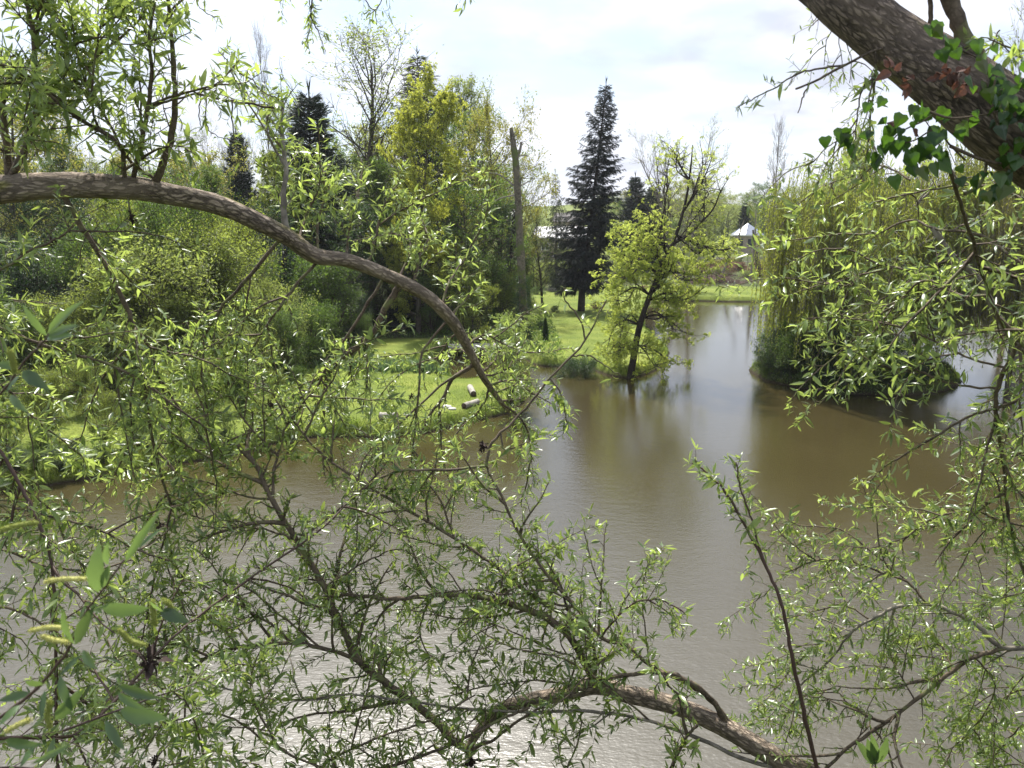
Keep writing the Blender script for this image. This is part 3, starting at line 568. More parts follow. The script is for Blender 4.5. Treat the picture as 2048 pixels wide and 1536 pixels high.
for i, (px, Y_, top, lf, w_) in enumerate(((860, 52, 560, 'mid', 1.2), (910, 53, 540, 'fresh', 1.2), (960, 54, 545, 'mid', 1.2), (1005, 55, 560, 'fresh', 1.1), (700, 48, 600, 'dark', 1.3), (640, 50, 580, 'mid', 1.3), (760, 55, 520, 'mid', 1.3), (820, 58, 500, 'dark', 1.4), (1050, 62, 560, 'mid', 1.0), (1020, 66, 540, 'mid', 1.2))):
    place('bush', 'bush', px, Y_, top, {'fresh': 'light green', 'mid': 'mid green', 'dark': 'dark green'}[lf] + ' understorey bush in the wood behind the footbridge', 'bush', 'understorey behind the footbridge', w_, lf, i * 1.3)
# --- waterside chestnut
c0 = gnd(1262, 752, .1); Yc = c0[1]
def rel(px, py, dy=0): return at(px, py, Yc + dy) - c0
rngc = rg(31); wd, lv = MB(), MB(); LP, LD, LS = [], [], []
tr = smooth_path([rel(1260, 760), rel(1264, 735), rel(1276, 665), rel(1296, 600), rel(1325, 530, .1), rel(1352, 470, .2), rel(1372, 400, .3), rel(1382, 330, .3), rel(1385, 290, .3)], 4)
tube(wd, tr, np.interp(np.linspace(0, 1, len(tr)), [0, .1, .4, 1], [.24, .19, .12, .02]), 10, rough=.05, rng=rngc)
mains = [[(1318, 548), (1290, 535), (1255, 540), (1225, 548), (1195, 540)], [(1325, 535), (1312, 500), (1300, 470), (1298, 430), (1285, 395)], [(1345, 490), (1390, 455), (1425, 420), (1440, 385), (1455, 360)],
         [(1335, 510), (1320, 470), (1330, 410), (1335, 360), (1330, 320)], [(1300, 590), (1270, 575), (1240, 590), (1205, 610)], [(1298, 600), (1335, 585), (1365, 600), (1390, 590)], [(1285, 635), (1320, 630), (1350, 650), (1368, 665)],
         [(1280, 650), (1250, 640), (1225, 660), (1215, 700)], [(1340, 495), (1310, 475), (1270, 470), (1230, 470)], [(1352, 470), (1400, 490), (1440, 500), (1465, 496)], [(1310, 560), (1350, 545), (1390, 550), (1420, 545)],
         [(1368, 420), (1395, 380), (1415, 340), (1425, 310)], [(1378, 360), (1360, 330), (1345, 295)], [(1270, 690), (1300, 695), (1330, 715), (1345, 730)], [(1270, 700), (1245, 700), (1225, 720)], [(1300, 590), (1330, 560), (1350, 520)], [(1330, 520), (1290, 505), (1250, 510), (1220, 500)]]
k = 0
paths = [(smooth_path([rel(a, b_, .3 + (j / 3.) * s_) for j, (a, b_) in enumerate(mn)], 3), .07) for mn in mains for s_ in (0,)]
for mn in mains:
    for s_ in (-1.5, 1.6):
        q = mn[0]; paths.append((smooth_path([rel(q[0] + (a - q[0]) * .7 + rngc.normal(0, 5) * (j > 0), q[1] + (b_ - q[1]) * .85 + rngc.normal(0, 8) * (j > 0), .2 + j / len(mn) * s_ * 1.3) for j, (a, b_) in enumerate(mn)], 3), .045))
for B, rb in paths:
    tube(wd, B, rb * (1 - np.linspace(0, 1, len(B)) * .8), 5); Lb = np.linalg.norm(B[-1] - B[0]); hi = B[-1][2]
    for k in range(11):
        u = rngc.uniform(.2, 1); q = u * (len(B) - 1); a = min(int(q), len(B) - 2); p1 = B[a] + (B[a + 1] - B[a]) * (q - a)
        S_ = bend(p1, norm(B[a + 1] - B[a]) * .6 + rngc.normal(0, .6, 3) + np.array([0, 0, .1]), rngc.uniform(.5, 1.2), 4, rngc, .2, .04); tube(wd, S_, np.linspace(.02, .007, 5), 4)
        for w_ in range(4):
            a = rngc.integers(1, 4); W_ = bend(S_[a], rngc.normal(0, .7, 3) + norm(S_[a + 1] - S_[a]), rngc.uniform(.2, .5), 2, rngc, .2, .05); tube(wd, W_, .006, 3)
            dens_ = 2.0 if hi < 6.5 else (1.5 if hi < 8.5 else .6)
            n = rngc.poisson(dens_)
            if n: LP.append(W_[-1] + rngc.normal(0, .09, (n, 3))); LD.append(rngc.normal(0, 1, (n, 3))); LS.append(rngc.uniform(.08, .14, n))
            n = rngc.poisson(dens_ * .6)
            if n: LP.append(S_[-1] + rngc.normal(0, .1, (n, 3))); LD.append(rngc.normal(0, 1, (n, 3))); LS.append(rngc.uniform(.08, .14, n))
scatter(lv, PALM, np.vstack(LP), np.vstack(LD), np.concatenate(LS), rngc)
e = empty('chestnut_tree', c0, 'leaning tree with bright yellow green leaf clumps at the water edge', 'tree'); wd.build('trunk', M['darkbark'], e, smooth=True); lv.build('crown', M['chestnut'], e)

# --- dead ivy-grown trunk
q0 = gnd(1048, 682, .35); Yd = q0[1]; rel2 = lambda px, py: at(px, py, Yd) - q0
e = empty('dead_tree', q0, 'broken dead trunk with forked top and mossy stem at the lawn edge', 'tree'); wd = MB(); rr_ = rg(40)
P = smooth_path([rel2(1050, 690), rel2(1046, 600), rel2(1040, 480), rel2(1036, 400), rel2(1032, 330), rel2(1027, 290), rel2(1022, 256)], 5)
tube(wd, P, np.interp(np.linspace(0, 1, len(P)), [0, .15, .6, .85, 1], [.34, .26, .21, .19, .10]), 10, rough=.06, rng=rr_)
wd.build('trunk', M['mosspole'], e, smooth=True)
for pp in ([(1034, 318), (1040, 300), (1043, 284)], [(1030, 372), (1000, 350), (975, 345), (948, 336)], [(1032, 378), (1048, 368), (1060, 362)], [(1030, 390), (1005, 395), (990, 402)], [(1036, 312), (1050, 311), (1058, 312)]):
    s_ = MB(); tube(s_, smooth_path([rel2(*a) for a in pp], 4), np.linspace(.11 if pp[0][0] == 1034 else .05, .03 if pp[0][0] != 1034 else .08, (len(pp) - 1) * 4 + 1), 6, capstart=True); s_.build('branch_stub', M['palebark'], e, smooth=True)
iv = MB(); n = 2600; zz = rr_.uniform(0, 1, n) ** 1.7 * 4.2; az = rr_.uniform(0, 6.283, n); ra = .3 - .012 * zz + rr_.exponential(.07, n)
base_ = np.stack([np.interp(zz, P[:, 2], P[:, 0]), np.interp(zz, P[:, 2], P[:, 1]), zz], -1)
od = np.stack([np.cos(az), np.sin(az), -.6 + 0 * az], -1); scatter(iv, RH, base_ + od * np.array([1, 1, 0]) * ra[:, None], od, rr_.uniform(.08, .14, n), rr_)
s_ = iv.build('ivy', M['ivydark']); s_.location = q0; tag(s_, 'dark ivy wrapped round the foot of the broken dead trunk', 'ivy')
# ivy-clad leaning trunk left of it
def ivytrunk(pts, Y, r, label, seed, n=2600):
    q = at(*pts[0], Y); q[2] = gz(q[0], Y); rel3 = lambda a, b_: at(a, b_, Y) - q
    e = empty('ivy_clad_tree', q, label, 'tree'); P = smooth_path([rel3(*a) for a in pts], 5); P[0][2] = -.3; w_ = MB(); tube(w_, P, np.linspace(r, r * .5, len(P)), 8); w_.build('trunk', M['darkbark'], e, smooth=True)
    rr_ = rg(seed); a = rr_.uniform(0, len(P) - 1.01, n); i = a.astype(int); c_ = P[i] + (P[i + 1] - P[i]) * (a - i)[:, None]; az = rr_.uniform(0, 6.283, n)
    od = np.stack([np.cos(az), np.sin(az), -.5 + 0 * az], -1); iv = MB(); scatter(iv, RH, c_ + od * np.array([1, 1, 0]) * (r + rr_.exponential(.1, n))[:, None], od, rr_.uniform(.1, .17, n), rr_); iv.build('ivy', M['ivydark'], e)
ivytrunk([(1010, 650), (1018, 560), (1026, 480), (1028, 420)], 56, .24, 'leaning ivy clad trunk close left of the broken dead trunk', 51)
ivytrunk([(180, 640), (178, 520), (176, 430)], 42, .3, 'ivy clad trunk in the dark wood at the left', 52)
ivytrunk([(560, 650), (566, 560), (572, 470)], 44, .25, 'ivy clad trunk under the middle of the arching limb', 53)
ivytrunk([(300, 620), (296, 500), (300, 420)], 46, .22, 'slim ivy clad trunk behind the bright bushes', 54)

# --- bushes
BG = 'bushes on the left bank'
bl = [(330, 36, 470, 'fresh', 1.3), (250, 35, 560, 'fresh', 1.3), (420, 37, 500, 'fresh', 1.3), (505, 38, 545, 'fresh', 1.2), (120, 34, 620, 'fresh', 1.3), (30, 34, 640, 'mid', 1.4), (200, 33, 640, 'fresh', 1.2), (-60, 33, 600, 'mid', 1.4),
      (370, 34, 620, 'fresh', 1.2), (460, 34, 640, 'fresh', 1.1), (560, 36, 640, 'mid', 1.1), (290, 32, 680, 'fresh', 1.0), (600, 40, 600, 'mid', 1.2), (650, 39, 690, 'mid', 1.0), (100, 40, 520, 'dark', 1.4), (0, 42, 500, 'dark', 1.5), (650, 46, 540, 'mid', 1.3), (720, 44, 640, 'mid', 1.0), (560, 45, 500, 'mid', 1.4)]
for i, (px, Y_, top, lf, wd_) in enumerate(bl):
    if lf == 'fresh' and i % 3 == 0: lf = 'airy'
    wd_ *= (.75, 1.0, .85)[i % 3]
    place('bush' if i % 3 else 'bush_round', 'bush', px, Y_, top, {'airy': 'pale loose bush', 'fresh': 'bright fresh green bush', 'mid': 'mid green bush', 'dark': 'dark green bush'}[lf] + ' massed on the left bank below the arching limb', 'bush', BG, wd_, lf, i * 1.1)
for i, (px, Y_, top, lf, w_) in enumerate(((60, 28.5, 760, 'fresh', 1.3), (140, 29.5, 740, 'fresh', 1.2), (250, 28.5, 770, 'mid', 1.3), (320, 29.5, 740, 'fresh', 1.2), (400, 30, 730, 'fresh', 1.3), (470, 30.5, 740, 'mid', 1.2), (540, 31.5, 750, 'fresh', 1.1), (-20, 28, 780, 'mid', 1.4), (350, 38, 430, 'mid', .8), (270, 39, 450, 'fresh', .8), (470, 41, 470, 'fresh', .9), (180, 38, 500, 'mid', .9), (590, 33.5, 740, 'mid', .9), (200, 27.6, 840, 'dark', 1.5), (300, 28.2, 850, 'dark', 1.5), (390, 28.9, 850, 'dark', 1.5), (-40, 23.6, 820, 'fresh', 1.3), (40, 24, 860, 'mid', 1.2), (110, 24.4, 880, 'dark', 1.4), (170, 25, 800, 'fresh', 1.0), (240, 25.3, 830, 'mid', 1.2), (300, 25.8, 860, 'dark', 1.3), (360, 26.2, 800, 'fresh', 1.0), (430, 26.4, 830, 'mid', 1.1), (500, 27, 810, 'fresh', .9), (560, 27.8, 800, 'mid', .9), (60, 26, 760, 'fresh', 1.1), (280, 27, 760, 'fresh', 1.0), (-20, 22.6, 900, 'dark', 1.6), (25, 22.8, 905, 'mid', 1.5), (70, 23, 900, 'dark', 1.6), (120, 23.4, 895, 'dark', 1.6), (165, 23.7, 890, 'mid', 1.5), (215, 24.2, 880, 'dark', 1.6), (265, 24.8, 875, 'dark', 1.5), (320, 25.3, 865, 'dark', 1.6), (370, 25.7, 865, 'mid', 1.4), (420, 26, 860, 'dark', 1.4))):
    place('bush', 'bush', px, Y_, top, {'fresh': 'bright green', 'mid': 'mid green', 'dark': 'low dark'}[lf] + ' twiggy bush at the water side of the left bank', 'bush', 'waterside bushes of the left bank', w_, lf, i * 2.3)
BG2 = 'low bushes behind the lawn'
for i, (px, Y_, top, lf) in enumerate(((1075, 80, 572, 'mid'), (1105, 83, 575, 'blossom'), (1140, 86, 568, 'mid'), (1185, 88, 560, 'dark'), (1235, 88, 560, 'mid'), (1290, 86, 570, 'rust'), (1330, 90, 560, 'mid'), (1060, 88, 540, 'fresh'), (1100, 95, 520, 'fresh'), (1150, 97, 515, 'mid'), (1200, 99, 520, 'fresh'), (1250, 96, 535, 'mid'))):
    place('bush_round', 'bush', px, Y_, top, 'pale blossoming low bush at the back of the lawn' if lf == 'blossom' else {'fresh': 'light green', 'mid': 'mid green', 'dark': 'dark green', 'rust': 'brownish'}[lf] + ' low bush in the border at the back of the lawn', 'bush', None if lf == 'blossom' else BG2, 1.6, lf, i * 1.7)
BG3 = 'rust brown scrub on the far bank'
for i in range(26):
    px = 1360 + (i * 37) % 210; Y_ = 98 + (i * 7) % 26; place('bush_round', 'bush', px, Y_, at_row if False else 541 - (Y_ - 98) * 1.0 - (i % 3) * 4, 'brownish scrub bush on the far bank between lawn and willow', 'bush', BG3, 2.0, ['rust', 'rust', 'ochre', 'airy'][i % 4], i * .9)
for i, (px, Y_, top, lf) in enumerate(((1395, 128, 500, 'fresh'), (1330, 120, 470, 'fresh'), (1425, 130, 495, 'mid'), (1478, 118, 512, 'fresh'), (1250, 118, 480, 'fresh'), (1585, 105, 480, 'mid'), (1640, 108, 470, 'mid'), (1350, 140, 450, 'mid'), (1060, 110, 480, 'fresh'), (1130, 112, 500, 'fresh'), (1180, 114, 505, 'mid'), (1390, 150, 440, 'fresh'))):
    place('bush', 'bush', px, Y_, top, {'fresh': 'light green', 'mid': 'darker green'}[lf] + ' shrub in the gardens beyond the far bank', 'bush', 'shrubs in the far gardens', 1.3, lf, i)
# right far bank
for i, (px, Y_, top, lf) in enumerate(((1700, 86, 500, 'mid'), (1780, 84, 520, 'ochre'), (1860, 88, 480, 'mid'), (1940, 86, 500, 'ochre'), (2010, 90, 470, 'mid'), (2080, 84, 480, 'ochre'), (2160, 88, 470, 'mid'))):
    place('dense', 'broadleaf_tree', px, Y_, top, 'green tree on the far bank glimpsed behind the weeping willow', 'tree', 'far bank trees behind the willow', 1.2, lf, i)
# island undergrowth
for i, (px, py, h, lf) in enumerate(((1580, 762, 655, 'dark'), (1630, 772, 640, 'mid'), (1690, 780, 650, 'dark'), (1750, 784, 660, 'mid'), (1810, 784, 680, 'dark'), (1865, 776, 700, 'dark'), (1600, 745, 620, 'mid'), (1660, 745, 610, 'dark'), (1545, 755, 700, 'mid'), (1720, 750, 640, 'dark'), (1900, 768, 720, 'mid'))):
    Y_ = gnd(px, py)[1]; place('bush_round', 'bush', px, Y_, h, {'mid': 'green', 'dark': 'dark'}[lf] + ' undergrowth bush on the willow island', 'bush', 'undergrowth of the willow island', 1.1, lf, i * 2.1)
# weeping willows
def weep_tree(px, Y_, top, Rad, lfm, label, seed, nstr, low, **kw):
    x = at(px, 600, Y_)[0]; z = max(gz(x, Y_), -.2); H = at(px, top, Y_)[2] - z; wd, lv = weeping(rg(seed), H, Rad, .32, nstr, low, **kw)
    e = empty('weeping_willow', (x, Y_, z), label, 'tree', None); wd.build('trunk', M['palebark'], e, smooth=True); lv.build('crown', M[lfm], e)
weep_tree(1692, 39.5, 235, 4.2, 'weep', 'big weeping willow trailing yellow green curtains over its small island', 61, 4200, .35, leaf=.13, step=.075)
weep_tree(1840, 41.5, 280, 3.6, 'weep', 'weeping willow on the right half of the small island', 62, 2600, 1.9, leaf=.13, step=.08)
weep_tree(2050, 36.5, 262, 3.9, 'ochre', 'ochre weeping willow at the right edge beyond the island', 63, 2600, 1.6, leaf=.13)
# small things on the lawn
for px, py, top, label, kk, wd_ in ((1092, 682, 634, 'small dark green conifer standing alone on the lawn', 'yew', .75), (1084, 660, 641, 'tiny round shrub behind the small lawn conifer', 'bush_round', 1), (1110, 625, 610, 'small clipped shrub halfway up the lawn', 'bush_round', 1), (1195, 618, 604, 'grey twiggy bush beside the spruce trunk', 'bush_round', 1.6), (1155, 735, 712, 'tuft like shrub at the lawn water edge', 'bush_round', 1)):
    p_ = gnd(px, py, .4); place(kk, 'shrub', px, p_[1], top, label, 'shrub', None, wd_, 'dark' if 'grey' not in label else 'rust')
# sapling willow at the tongue tip
wd, lv = broadleaf(rg(71), 5.2, 1.5, .05, .08, 40, 1.0, leaf=.14, perleaf=15, twigs=4, stems=6, lift=.06, tpl=RH2, clump=.06)
q = gnd(1020, 808, .3); s_ = (at(1030, 640, q[1])[2] - .3) / 5.2; e = empty('willow_sapling', q, 'bushy young willow on the tip of the grass tongue', 'tree', None, 0, s_); wd.build('trunk', M['bark'], e); lv.build('crown', M['willow'], e)
wd, lv = broadleaf(rg(72), 5.2, 1.9, .06, .08, 46, .9, leaf=.13, perleaf=13, twigs=4, stems=6, lift=.05, tpl=RH2, clump=.06)
q = gnd(985, 700, .3); s_ = (at(985, 560, q[1])[2] - .3) / 5.2; e = empty('willow_sapling', (q[0] - 1.2, q[1] + 2, .2), 'young willow growing behind the footbridge', 'tree', None, 0, s_); wd.build('trunk', M['bark'], e); lv.build('crown', M['fresh'], e)
# leaning bare stems on the far bank
def stem(pts, Y, r, label, name='bare_tree', mat='palebark', tw=6):
    q = at(*pts[0], Y); q[2] = gz(q[0], Y) - .1; rl = lambda a, b_: at(a, b_, Y) - q; P = smooth_path([rl(*a) for a in pts], 4); P[0][2] = -.1
    w_ = MB(); tube(w_, P, np.linspace(r, r * .35, len(P)), 7); rr_ = rg(int(pts[0][0])); e = empty(name, q, label, 'tree'); w_.build('trunk', M[mat], e)
    for i in range(tw):
        a = rr_.integers(len(P) // 3, len(P)); s2 = MB(); tube(s2, bend(P[a], rr_.normal(0, .5, 3) + [0, 0, .8], rr_.uniform(1, 3), 5, rr_, .15, .05), np.linspace(r * .3, .01, 6), 4); s2.build('branch', M[mat], e)
stem([(1441, 558), (1458, 515), (1478, 470), (1488, 440)], 97, .17, 'slanting bare trunk leaning right on the scrubby far bank')
stem([(1500, 566), (1506, 520), (1510, 470), (1512, 420)], 95, .17, 'upright pale bare trunk beside the slanting one')
stem([(1519, 545), (1510, 500), (1506, 460)], 100, .3, 'short thick dark trunk right of the pavilion', 'dead_tree', 'bark', 3)
stem([(1068, 555), (1064, 510), (1058, 490)], 84, .07, 'thin forked bare sapling right of the dead trunk', 'bare_tree', 'darkbark', 4)

# ------------------------------------------------------------------ logs, stones, bridge, brash pile, fence
def log(p1, p2, r, label, seed):
    a = gnd(*p1, .4 + r); b_ = gnd(*p2, .4 + r); c_ = (a + b_) / 2; c_[2] = gz(c_[0], c_[1]) + r * .85; e = empty('log', c_, label, 'log', 'cut logs on the grass tongue'); w_ = MB(); P = smooth_path([(a - c_) * [1, 1, 0], (b_ - c_) * [1, 1, 0]], 6); rr_ = rg(seed)
    tube(w_, P, r * (1 + rr_.normal(0, .03, len(P))), 14); w_.build('bark', M['logwood'], e, smooth=True)
    for q, o_ in ((P[0], P[0] - P[-1]), (P[-1], P[-1] - P[0])):
        s2 = MB(); d_ = norm(o_); tube(s2, np.array([q, q + d_ * .012]), r * .97, 14); s2.build('cut_end', M['logend'], e)
log((940, 776), (947, 790), .135, 'upper pale log lying end on near the tongue tip', 1)
log((955, 805), (928, 814), .13, 'pale log lying crosswise below the upper log', 2)
log((760, 834), (795, 834), .15, 'dark weathered log at the front edge of the tongue', 3)
for i, (px, py, r, lb) in enumerate(((893, 818, .16, 'larger white stone on the grass tongue'), (905, 822, .12, 'smaller white stone beside the larger one'), (815, 834, .1, 'pale stone right of the dark log'))):
    rr_ = rg(80 + i); n = 7; w_ = MB(); 
    th = np.linspace(0, math.pi, n); ph = np.arange(10) * .628; Vv = np.array([[math.sin(a) * math.cos(b_) * 1.4, math.sin(a) * math.sin(b_), math.cos(a) * .55] for a in th for b_ in ph]) * r; Vv *= 1 + .18 * vn(Vv[:, :1] * 30, Vv[:, 1:2] * 30 + Vv[:, 2:] * 20, 1)
    i0 = np.arange(n - 1)[:, None] * 10; j = np.arange(10)[None]; w_.add(Vv, np.stack([i0 + j, i0 + 10 + j, i0 + 10 + (j + 1) % 10, i0 + (j + 1) % 10], -1).reshape(-1, 4)); o_ = w_.build('stone', M['stone'], smooth=True); q = gnd(px, py, .4); o_.location = (q[0], q[1], gz(q[0], q[1]) + .03); tag(o_, lb, 'stone')
A_, B_ = gnd(896, 694, .5), gnd(1040, 692, .5); mid_ = (A_ + B_) / 2; e = empty('footbridge', (mid_[0], mid_[1], .0), 'low plank footbridge crossing the narrow channel', 'footbridge', None, math.atan2(B_[1] - A_[1], B_[0] - A_[0])); Lb = np.linalg.norm(B_ - A_)
s2 = MB(); rr_ = rg(90)
for i in range(int(Lb / .2)): box(s2, (-Lb / 2 + .1 + i * .2, 0, .56 + rr_.normal(0, .006)), (.185, 1.3, .05), rz=rr_.normal(0, .01))
s2.build('deck', M['plank'], e)
for y_ in (-.5, .5): s2 = MB(); box(s2, (0, y_, .455), (Lb, .12, .15)); s2.build('beam', M['brash'], e)
for x_ in (-Lb * .25, Lb * .25):
    for y_ in (-.5, .5): s2 = MB(); box(s2, (x_, y_, -.12), (.12, .1, .99)); s2.build('post', M['brash'], e)
# brash pile
rr_ = rg(91); w_ = MB(); c_ = at(1430, 572, 92); zg = gz(c_[0], 92)
for i in range(520):
    p0 = np.array([rr_.normal(0, 1.8), rr_.normal(0, .9), 0]); hh = max(.05, .9 * math.exp(-(p0[0] / 1.9) ** 2)); p0[2] = rr_.uniform(0, hh); d_ = rr_.normal(0, 1, 3) * [1, .7, .3]; tube(w_, bend(p0, d_, rr_.uniform(.5, 1.6), 3, rr_, .15), rr_.uniform(.012, .04), 4)
o_ = w_.build('brush_pile', M['brash']); o_.location = (c_[0], 92, zg); tag(o_, 'heap of cut brown branches on the far bank by the slanting trunk', 'brush pile')
for i, px in enumerate((1404, 1455, 1468)):
    w_ = MB(); tube(w_, [[0, 0, -.1], [.02, 0, .35], [.05, 0, .5]], [.11, .1, .09], 8); o_ = w_.build('stump', M['logwood']); q = at(px, 575, 89); o_.location = (q[0], 89, gz(q[0], 89)); tag(o_, ['pale stump left of the brown brush pile', 'pale stump in front of the brown brush pile', 'pale stump right of the brown brush pile'][i], 'stump')
# fence
e = empty('fence', (0, 0, 0), 'low post and rail fence across the far garden', 'fence'); xs = np.linspace(at(1385, 515, 118)[0], at(1545, 515, 118)[0], 14); P = []
for x_ in xs:
    z_ = gz(x_, 118); s2 = MB(); box(s2, (x_, 118, z_ + .5), (.1, .1, 1.2)); s2.build('post', M['logwood'], e); P.append([x_, 117.93, z_])
for h_ in (.45, .95): s2 = MB(); tube(s2, np.array(P) + [0, 0, h_], .045, 4); s2.build('rail', M['logwood'], e)

# ------------------------------------------------------------------ houses
def house(px0, px1, Y, zoff, wh, rh, depth, label, roof, wall, wins, hip=0.0, ov=.4):
    x0, x1 = at(px0, 480, Y)[0], at(px1, 480, Y)[0]; W_ = x1 - x0; cx_ = (x0 + x1) / 2; z = gz(cx_, Y) + zoff; e = empty('house', (cx_, Y + depth / 2, z), label, 'house')
    s2 = MB(); box(s2, (0, 0, wh / 2 - 1), (W_, depth, wh + 2)); wo_ = s2.build('wall', M[wall], e)
    a, d_ = W_ / 2 + ov, depth / 2 + ov; h_ = W_ / 2 * hip; z0 = wh + .003; s2 = MB()
    V_ = [[-a, -d_, z0], [a, -d_, z0], [a, d_, z0], [-a, d_, z0], [-a + h_, 0, z0 + rh], [a - h_, 0, z0 + rh], [-a, -d_, z0 + .12], [a, -d_, z0 + .12], [a, d_, z0 + .12], [-a, d_, z0 + .12]]
    s2.add(V_, [[0, 1, 7, 6], [1, 2, 8, 7], [2, 3, 9, 8], [3, 0, 6, 9], [6, 7, 5, 4], [8, 9, 4, 5], [3, 2, 1, 0]]); s2.add(np.array(V_)[[9, 6, 4, 7, 8, 5]], [[0, 1, 2], [3, 4, 5]]); s2.build('roof', M[roof], e)
    for (fx, w0, h0, zc) in wins:
        s2 = MB(); 
        for dx in (-w0 / 2, 0, w0 / 2): box(s2, (fx * W_ + dx, -depth / 2 - .03, zc), (.08, .1, h0))
        for dz in (-h0 / 2, h0 / 2): box(s2, (fx * W_, -depth / 2 - .034, zc + dz), (w0 + .1, .11, .08))
        wf = s2.build('window', M['white'], e); s2 = MB(); box(s2, (fx * W_, -depth / 2 - .01, zc), (w0, .06, h0)); s2.build('pane', M['glass'], wf)
house(1068, 1180, 128, .3, 3.0, 1.9, 6, 'low brick house with pale roof half hidden behind the conifers', 'roofpale', 'brick', [(-.3, 1.2, 1.1, 1.7), (0, 1.2, 1.1, 1.7), (.3, 1.2, 1.1, 1.7)], .15)
house(1108, 1160, 150, 2.2, 3.0, 1.8, 6, 'dark roofed cottage above and behind the low brick house', 'roofdark', 'brick', [(-.2, 1, 1, 1.8)], .3)
house(1250, 1330, 145, 1.0, 3.2, 1.6, 6, 'white walled house hidden behind the leaning waterside tree', 'roofpale', 'white', [(-.2, 1, 1, 1.8), (.2, 1, 1, 1.8)], .1)
# pavilion
Yp = 142; xc = at(1494, 480, Yp)[0]; zb = gz(xc, Yp); ztop = at(1494, 446, Yp)[2]; zev = at(1494, 469, Yp)[2]; e = empty('pavilion', (xc, Yp, zb), 'garden pavilion with pointed slate roof and white fascia near the far bank', 'pavilion')
def ring(r, z, n=8, ph=math.pi / 8): return [[r * math.cos(ph + i * 2 * math.pi / n), r * math.sin(ph + i * 2 * math.pi / n), z] for i in range(n)]
s2 = MB(); s2.add(ring(3.0, zev - zb) + ring(1.2, (zev * .4 + ztop * .6) - zb) + [[0, 0, ztop - zb]], [[i, (i + 1) % 8, 8 + (i + 1) % 8, 8 + i] for i in range(8)]); s2.add(ring(1.2, (zev * .4 + ztop * .6) - zb) + [[0, 0, ztop - zb]], [[i, (i + 1) % 8, 8] for i in range(8)]); s2.build('roof', M['roofslate'], e)
s2 = MB(); s2.add(ring(3.03, zev - zb - .22) + ring(3.03, zev - zb + .02) + ring(2.6, zev - zb - .22), [[i, (i + 1) % 8, 8 + (i + 1) % 8, 8 + i] for i in range(8)] + [[16 + i, 16 + (i + 1) % 8, (i + 1) % 8, i] for i in range(8)]); s2.build('fascia', M['white'], e)
s2 = MB(); s2.add(ring(2.6, -.3) + ring(2.6, zev - zb - .2), [[i, (i + 1) % 8, 8 + (i + 1) % 8, 8 + i] for i in range(8)]); s2.build('wall', M['brick'], e)
for i in (4, 5, 6):
    a = i * math.pi / 4 + math.pi / 4; s2 = MB(); box(s2, (2.42 * math.cos(a), 2.42 * math.sin(a), (zev - zb) * .6), (1.1, .08, 1.2), rz=a + math.pi / 2); s2.build('window', M['glass'], e)

# ------------------------------------------------------------------ bank grass and reeds
rr_ = rg(100); gm = MB(); LP, LD, LS = [], [], []
def edge_pts(poly, a, b_, n):
    poly = np.array(poly[a:b_]); seg = np.linalg.norm(np.diff(poly, axis=0), axis=1); c_ = np.concatenate([[0], np.cumsum(seg)]); s = rr_.uniform(0, c_[-1], n); i = np.searchsorted(c_, s) - 1; i = np.clip(i, 0, len(seg) - 1); f = (s - c_[i]) / seg[i]
    return poly[i] + (poly[i + 1] - poly[i]) * f[:, None]
E = np.vstack([edge_pts(P1, 0, 24, 34000), edge_pts(P1, 23, 47, 16000), edge_pts(P1, 46, 54, 5000), edge_pts(P2, 0, 11, 9000)])
E = E + rr_.normal(0, .28, E.shape); hz = height(E[:, 0], E[:, 1]); ok = hz > .05; E, hz = E[ok], hz[ok]
Pg = np.stack([E[:, 0], E[:, 1], hz - .02], -1); Dg = rr_.normal(0, .35, Pg.shape) + np.array([0, -.25, 1]); GB = (np.array([[0, -.06, 0], [0, .06, 0], [.55, .045, -.04], [.55, -.045, -.04], [1, 0, -.22]]), np.array([[0, 1, 2], [0, 2, 3], [3, 2, 4]]))
scatter(gm, GB, Pg, Dg, rr_.uniform(.06, .2, len(Pg)) * (1 + .6 * vn(Pg[:, 0], Pg[:, 1], 1.7, 5)), rr_, roll=3)
# turf of the lawns
def fill(poly, n):
    poly = np.array(poly); lo, hi = poly.min(0), poly.max(0); q = rr_.uniform(0, 1, (n, 2)) * (hi - lo) + lo; return q[sdf(q[:, 0], q[:, 1], poly) > 0]
T_ = np.vstack([fill(lawnA, 110000), fill(lawnB, 60000)]); hz = height(T_[:, 0], T_[:, 1]); ok = hz > .2; T_, hz = T_[ok], hz[ok]
scatter(gm, (np.array([[0, -.12, 0], [0, .12, 0], [1, 0, -.1]]), np.array([[0, 1, 2]])), np.stack([T_[:, 0], T_[:, 1], hz - .01], -1), rr_.normal(0, .4, (len(T_), 3)) + [0, 0, 1], rr_.uniform(.03, .09, len(T_)) * (1 + .7 * vn(T_[:, 0], T_[:, 1], 1.1)), rr_, roll=3)
o_ = gm.build('grass', M['grass']); o_['kind'] = 'stuff'; tag(o_, 'short green grass over the lawns and shaggy along the banks', 'grass')
rd = MB(); ee = np.array([gnd(*q)[:2] for q in [(655, 752), (720, 756), (790, 756), (845, 760), (880, 768)]]); ee = ee[rr_.integers(0, 4, 1500)] + (ee[1] - ee[0]) * rr_.uniform(-.2, 1.1, (1500, 1)) + rr_.normal(0, .3, (1500, 2)); hz = height(ee[:, 0], ee[:, 1]); ok = hz > .03; ee, hz = ee[ok], hz[ok]
scatter(rd, GB, np.stack([ee[:, 0], ee[:, 1], hz - .02], -1), rr_.normal(0, .22, (len(ee), 3)) + [0, 0, 1], rr_.uniform(.3, .75, len(ee)), rr_, roll=3)
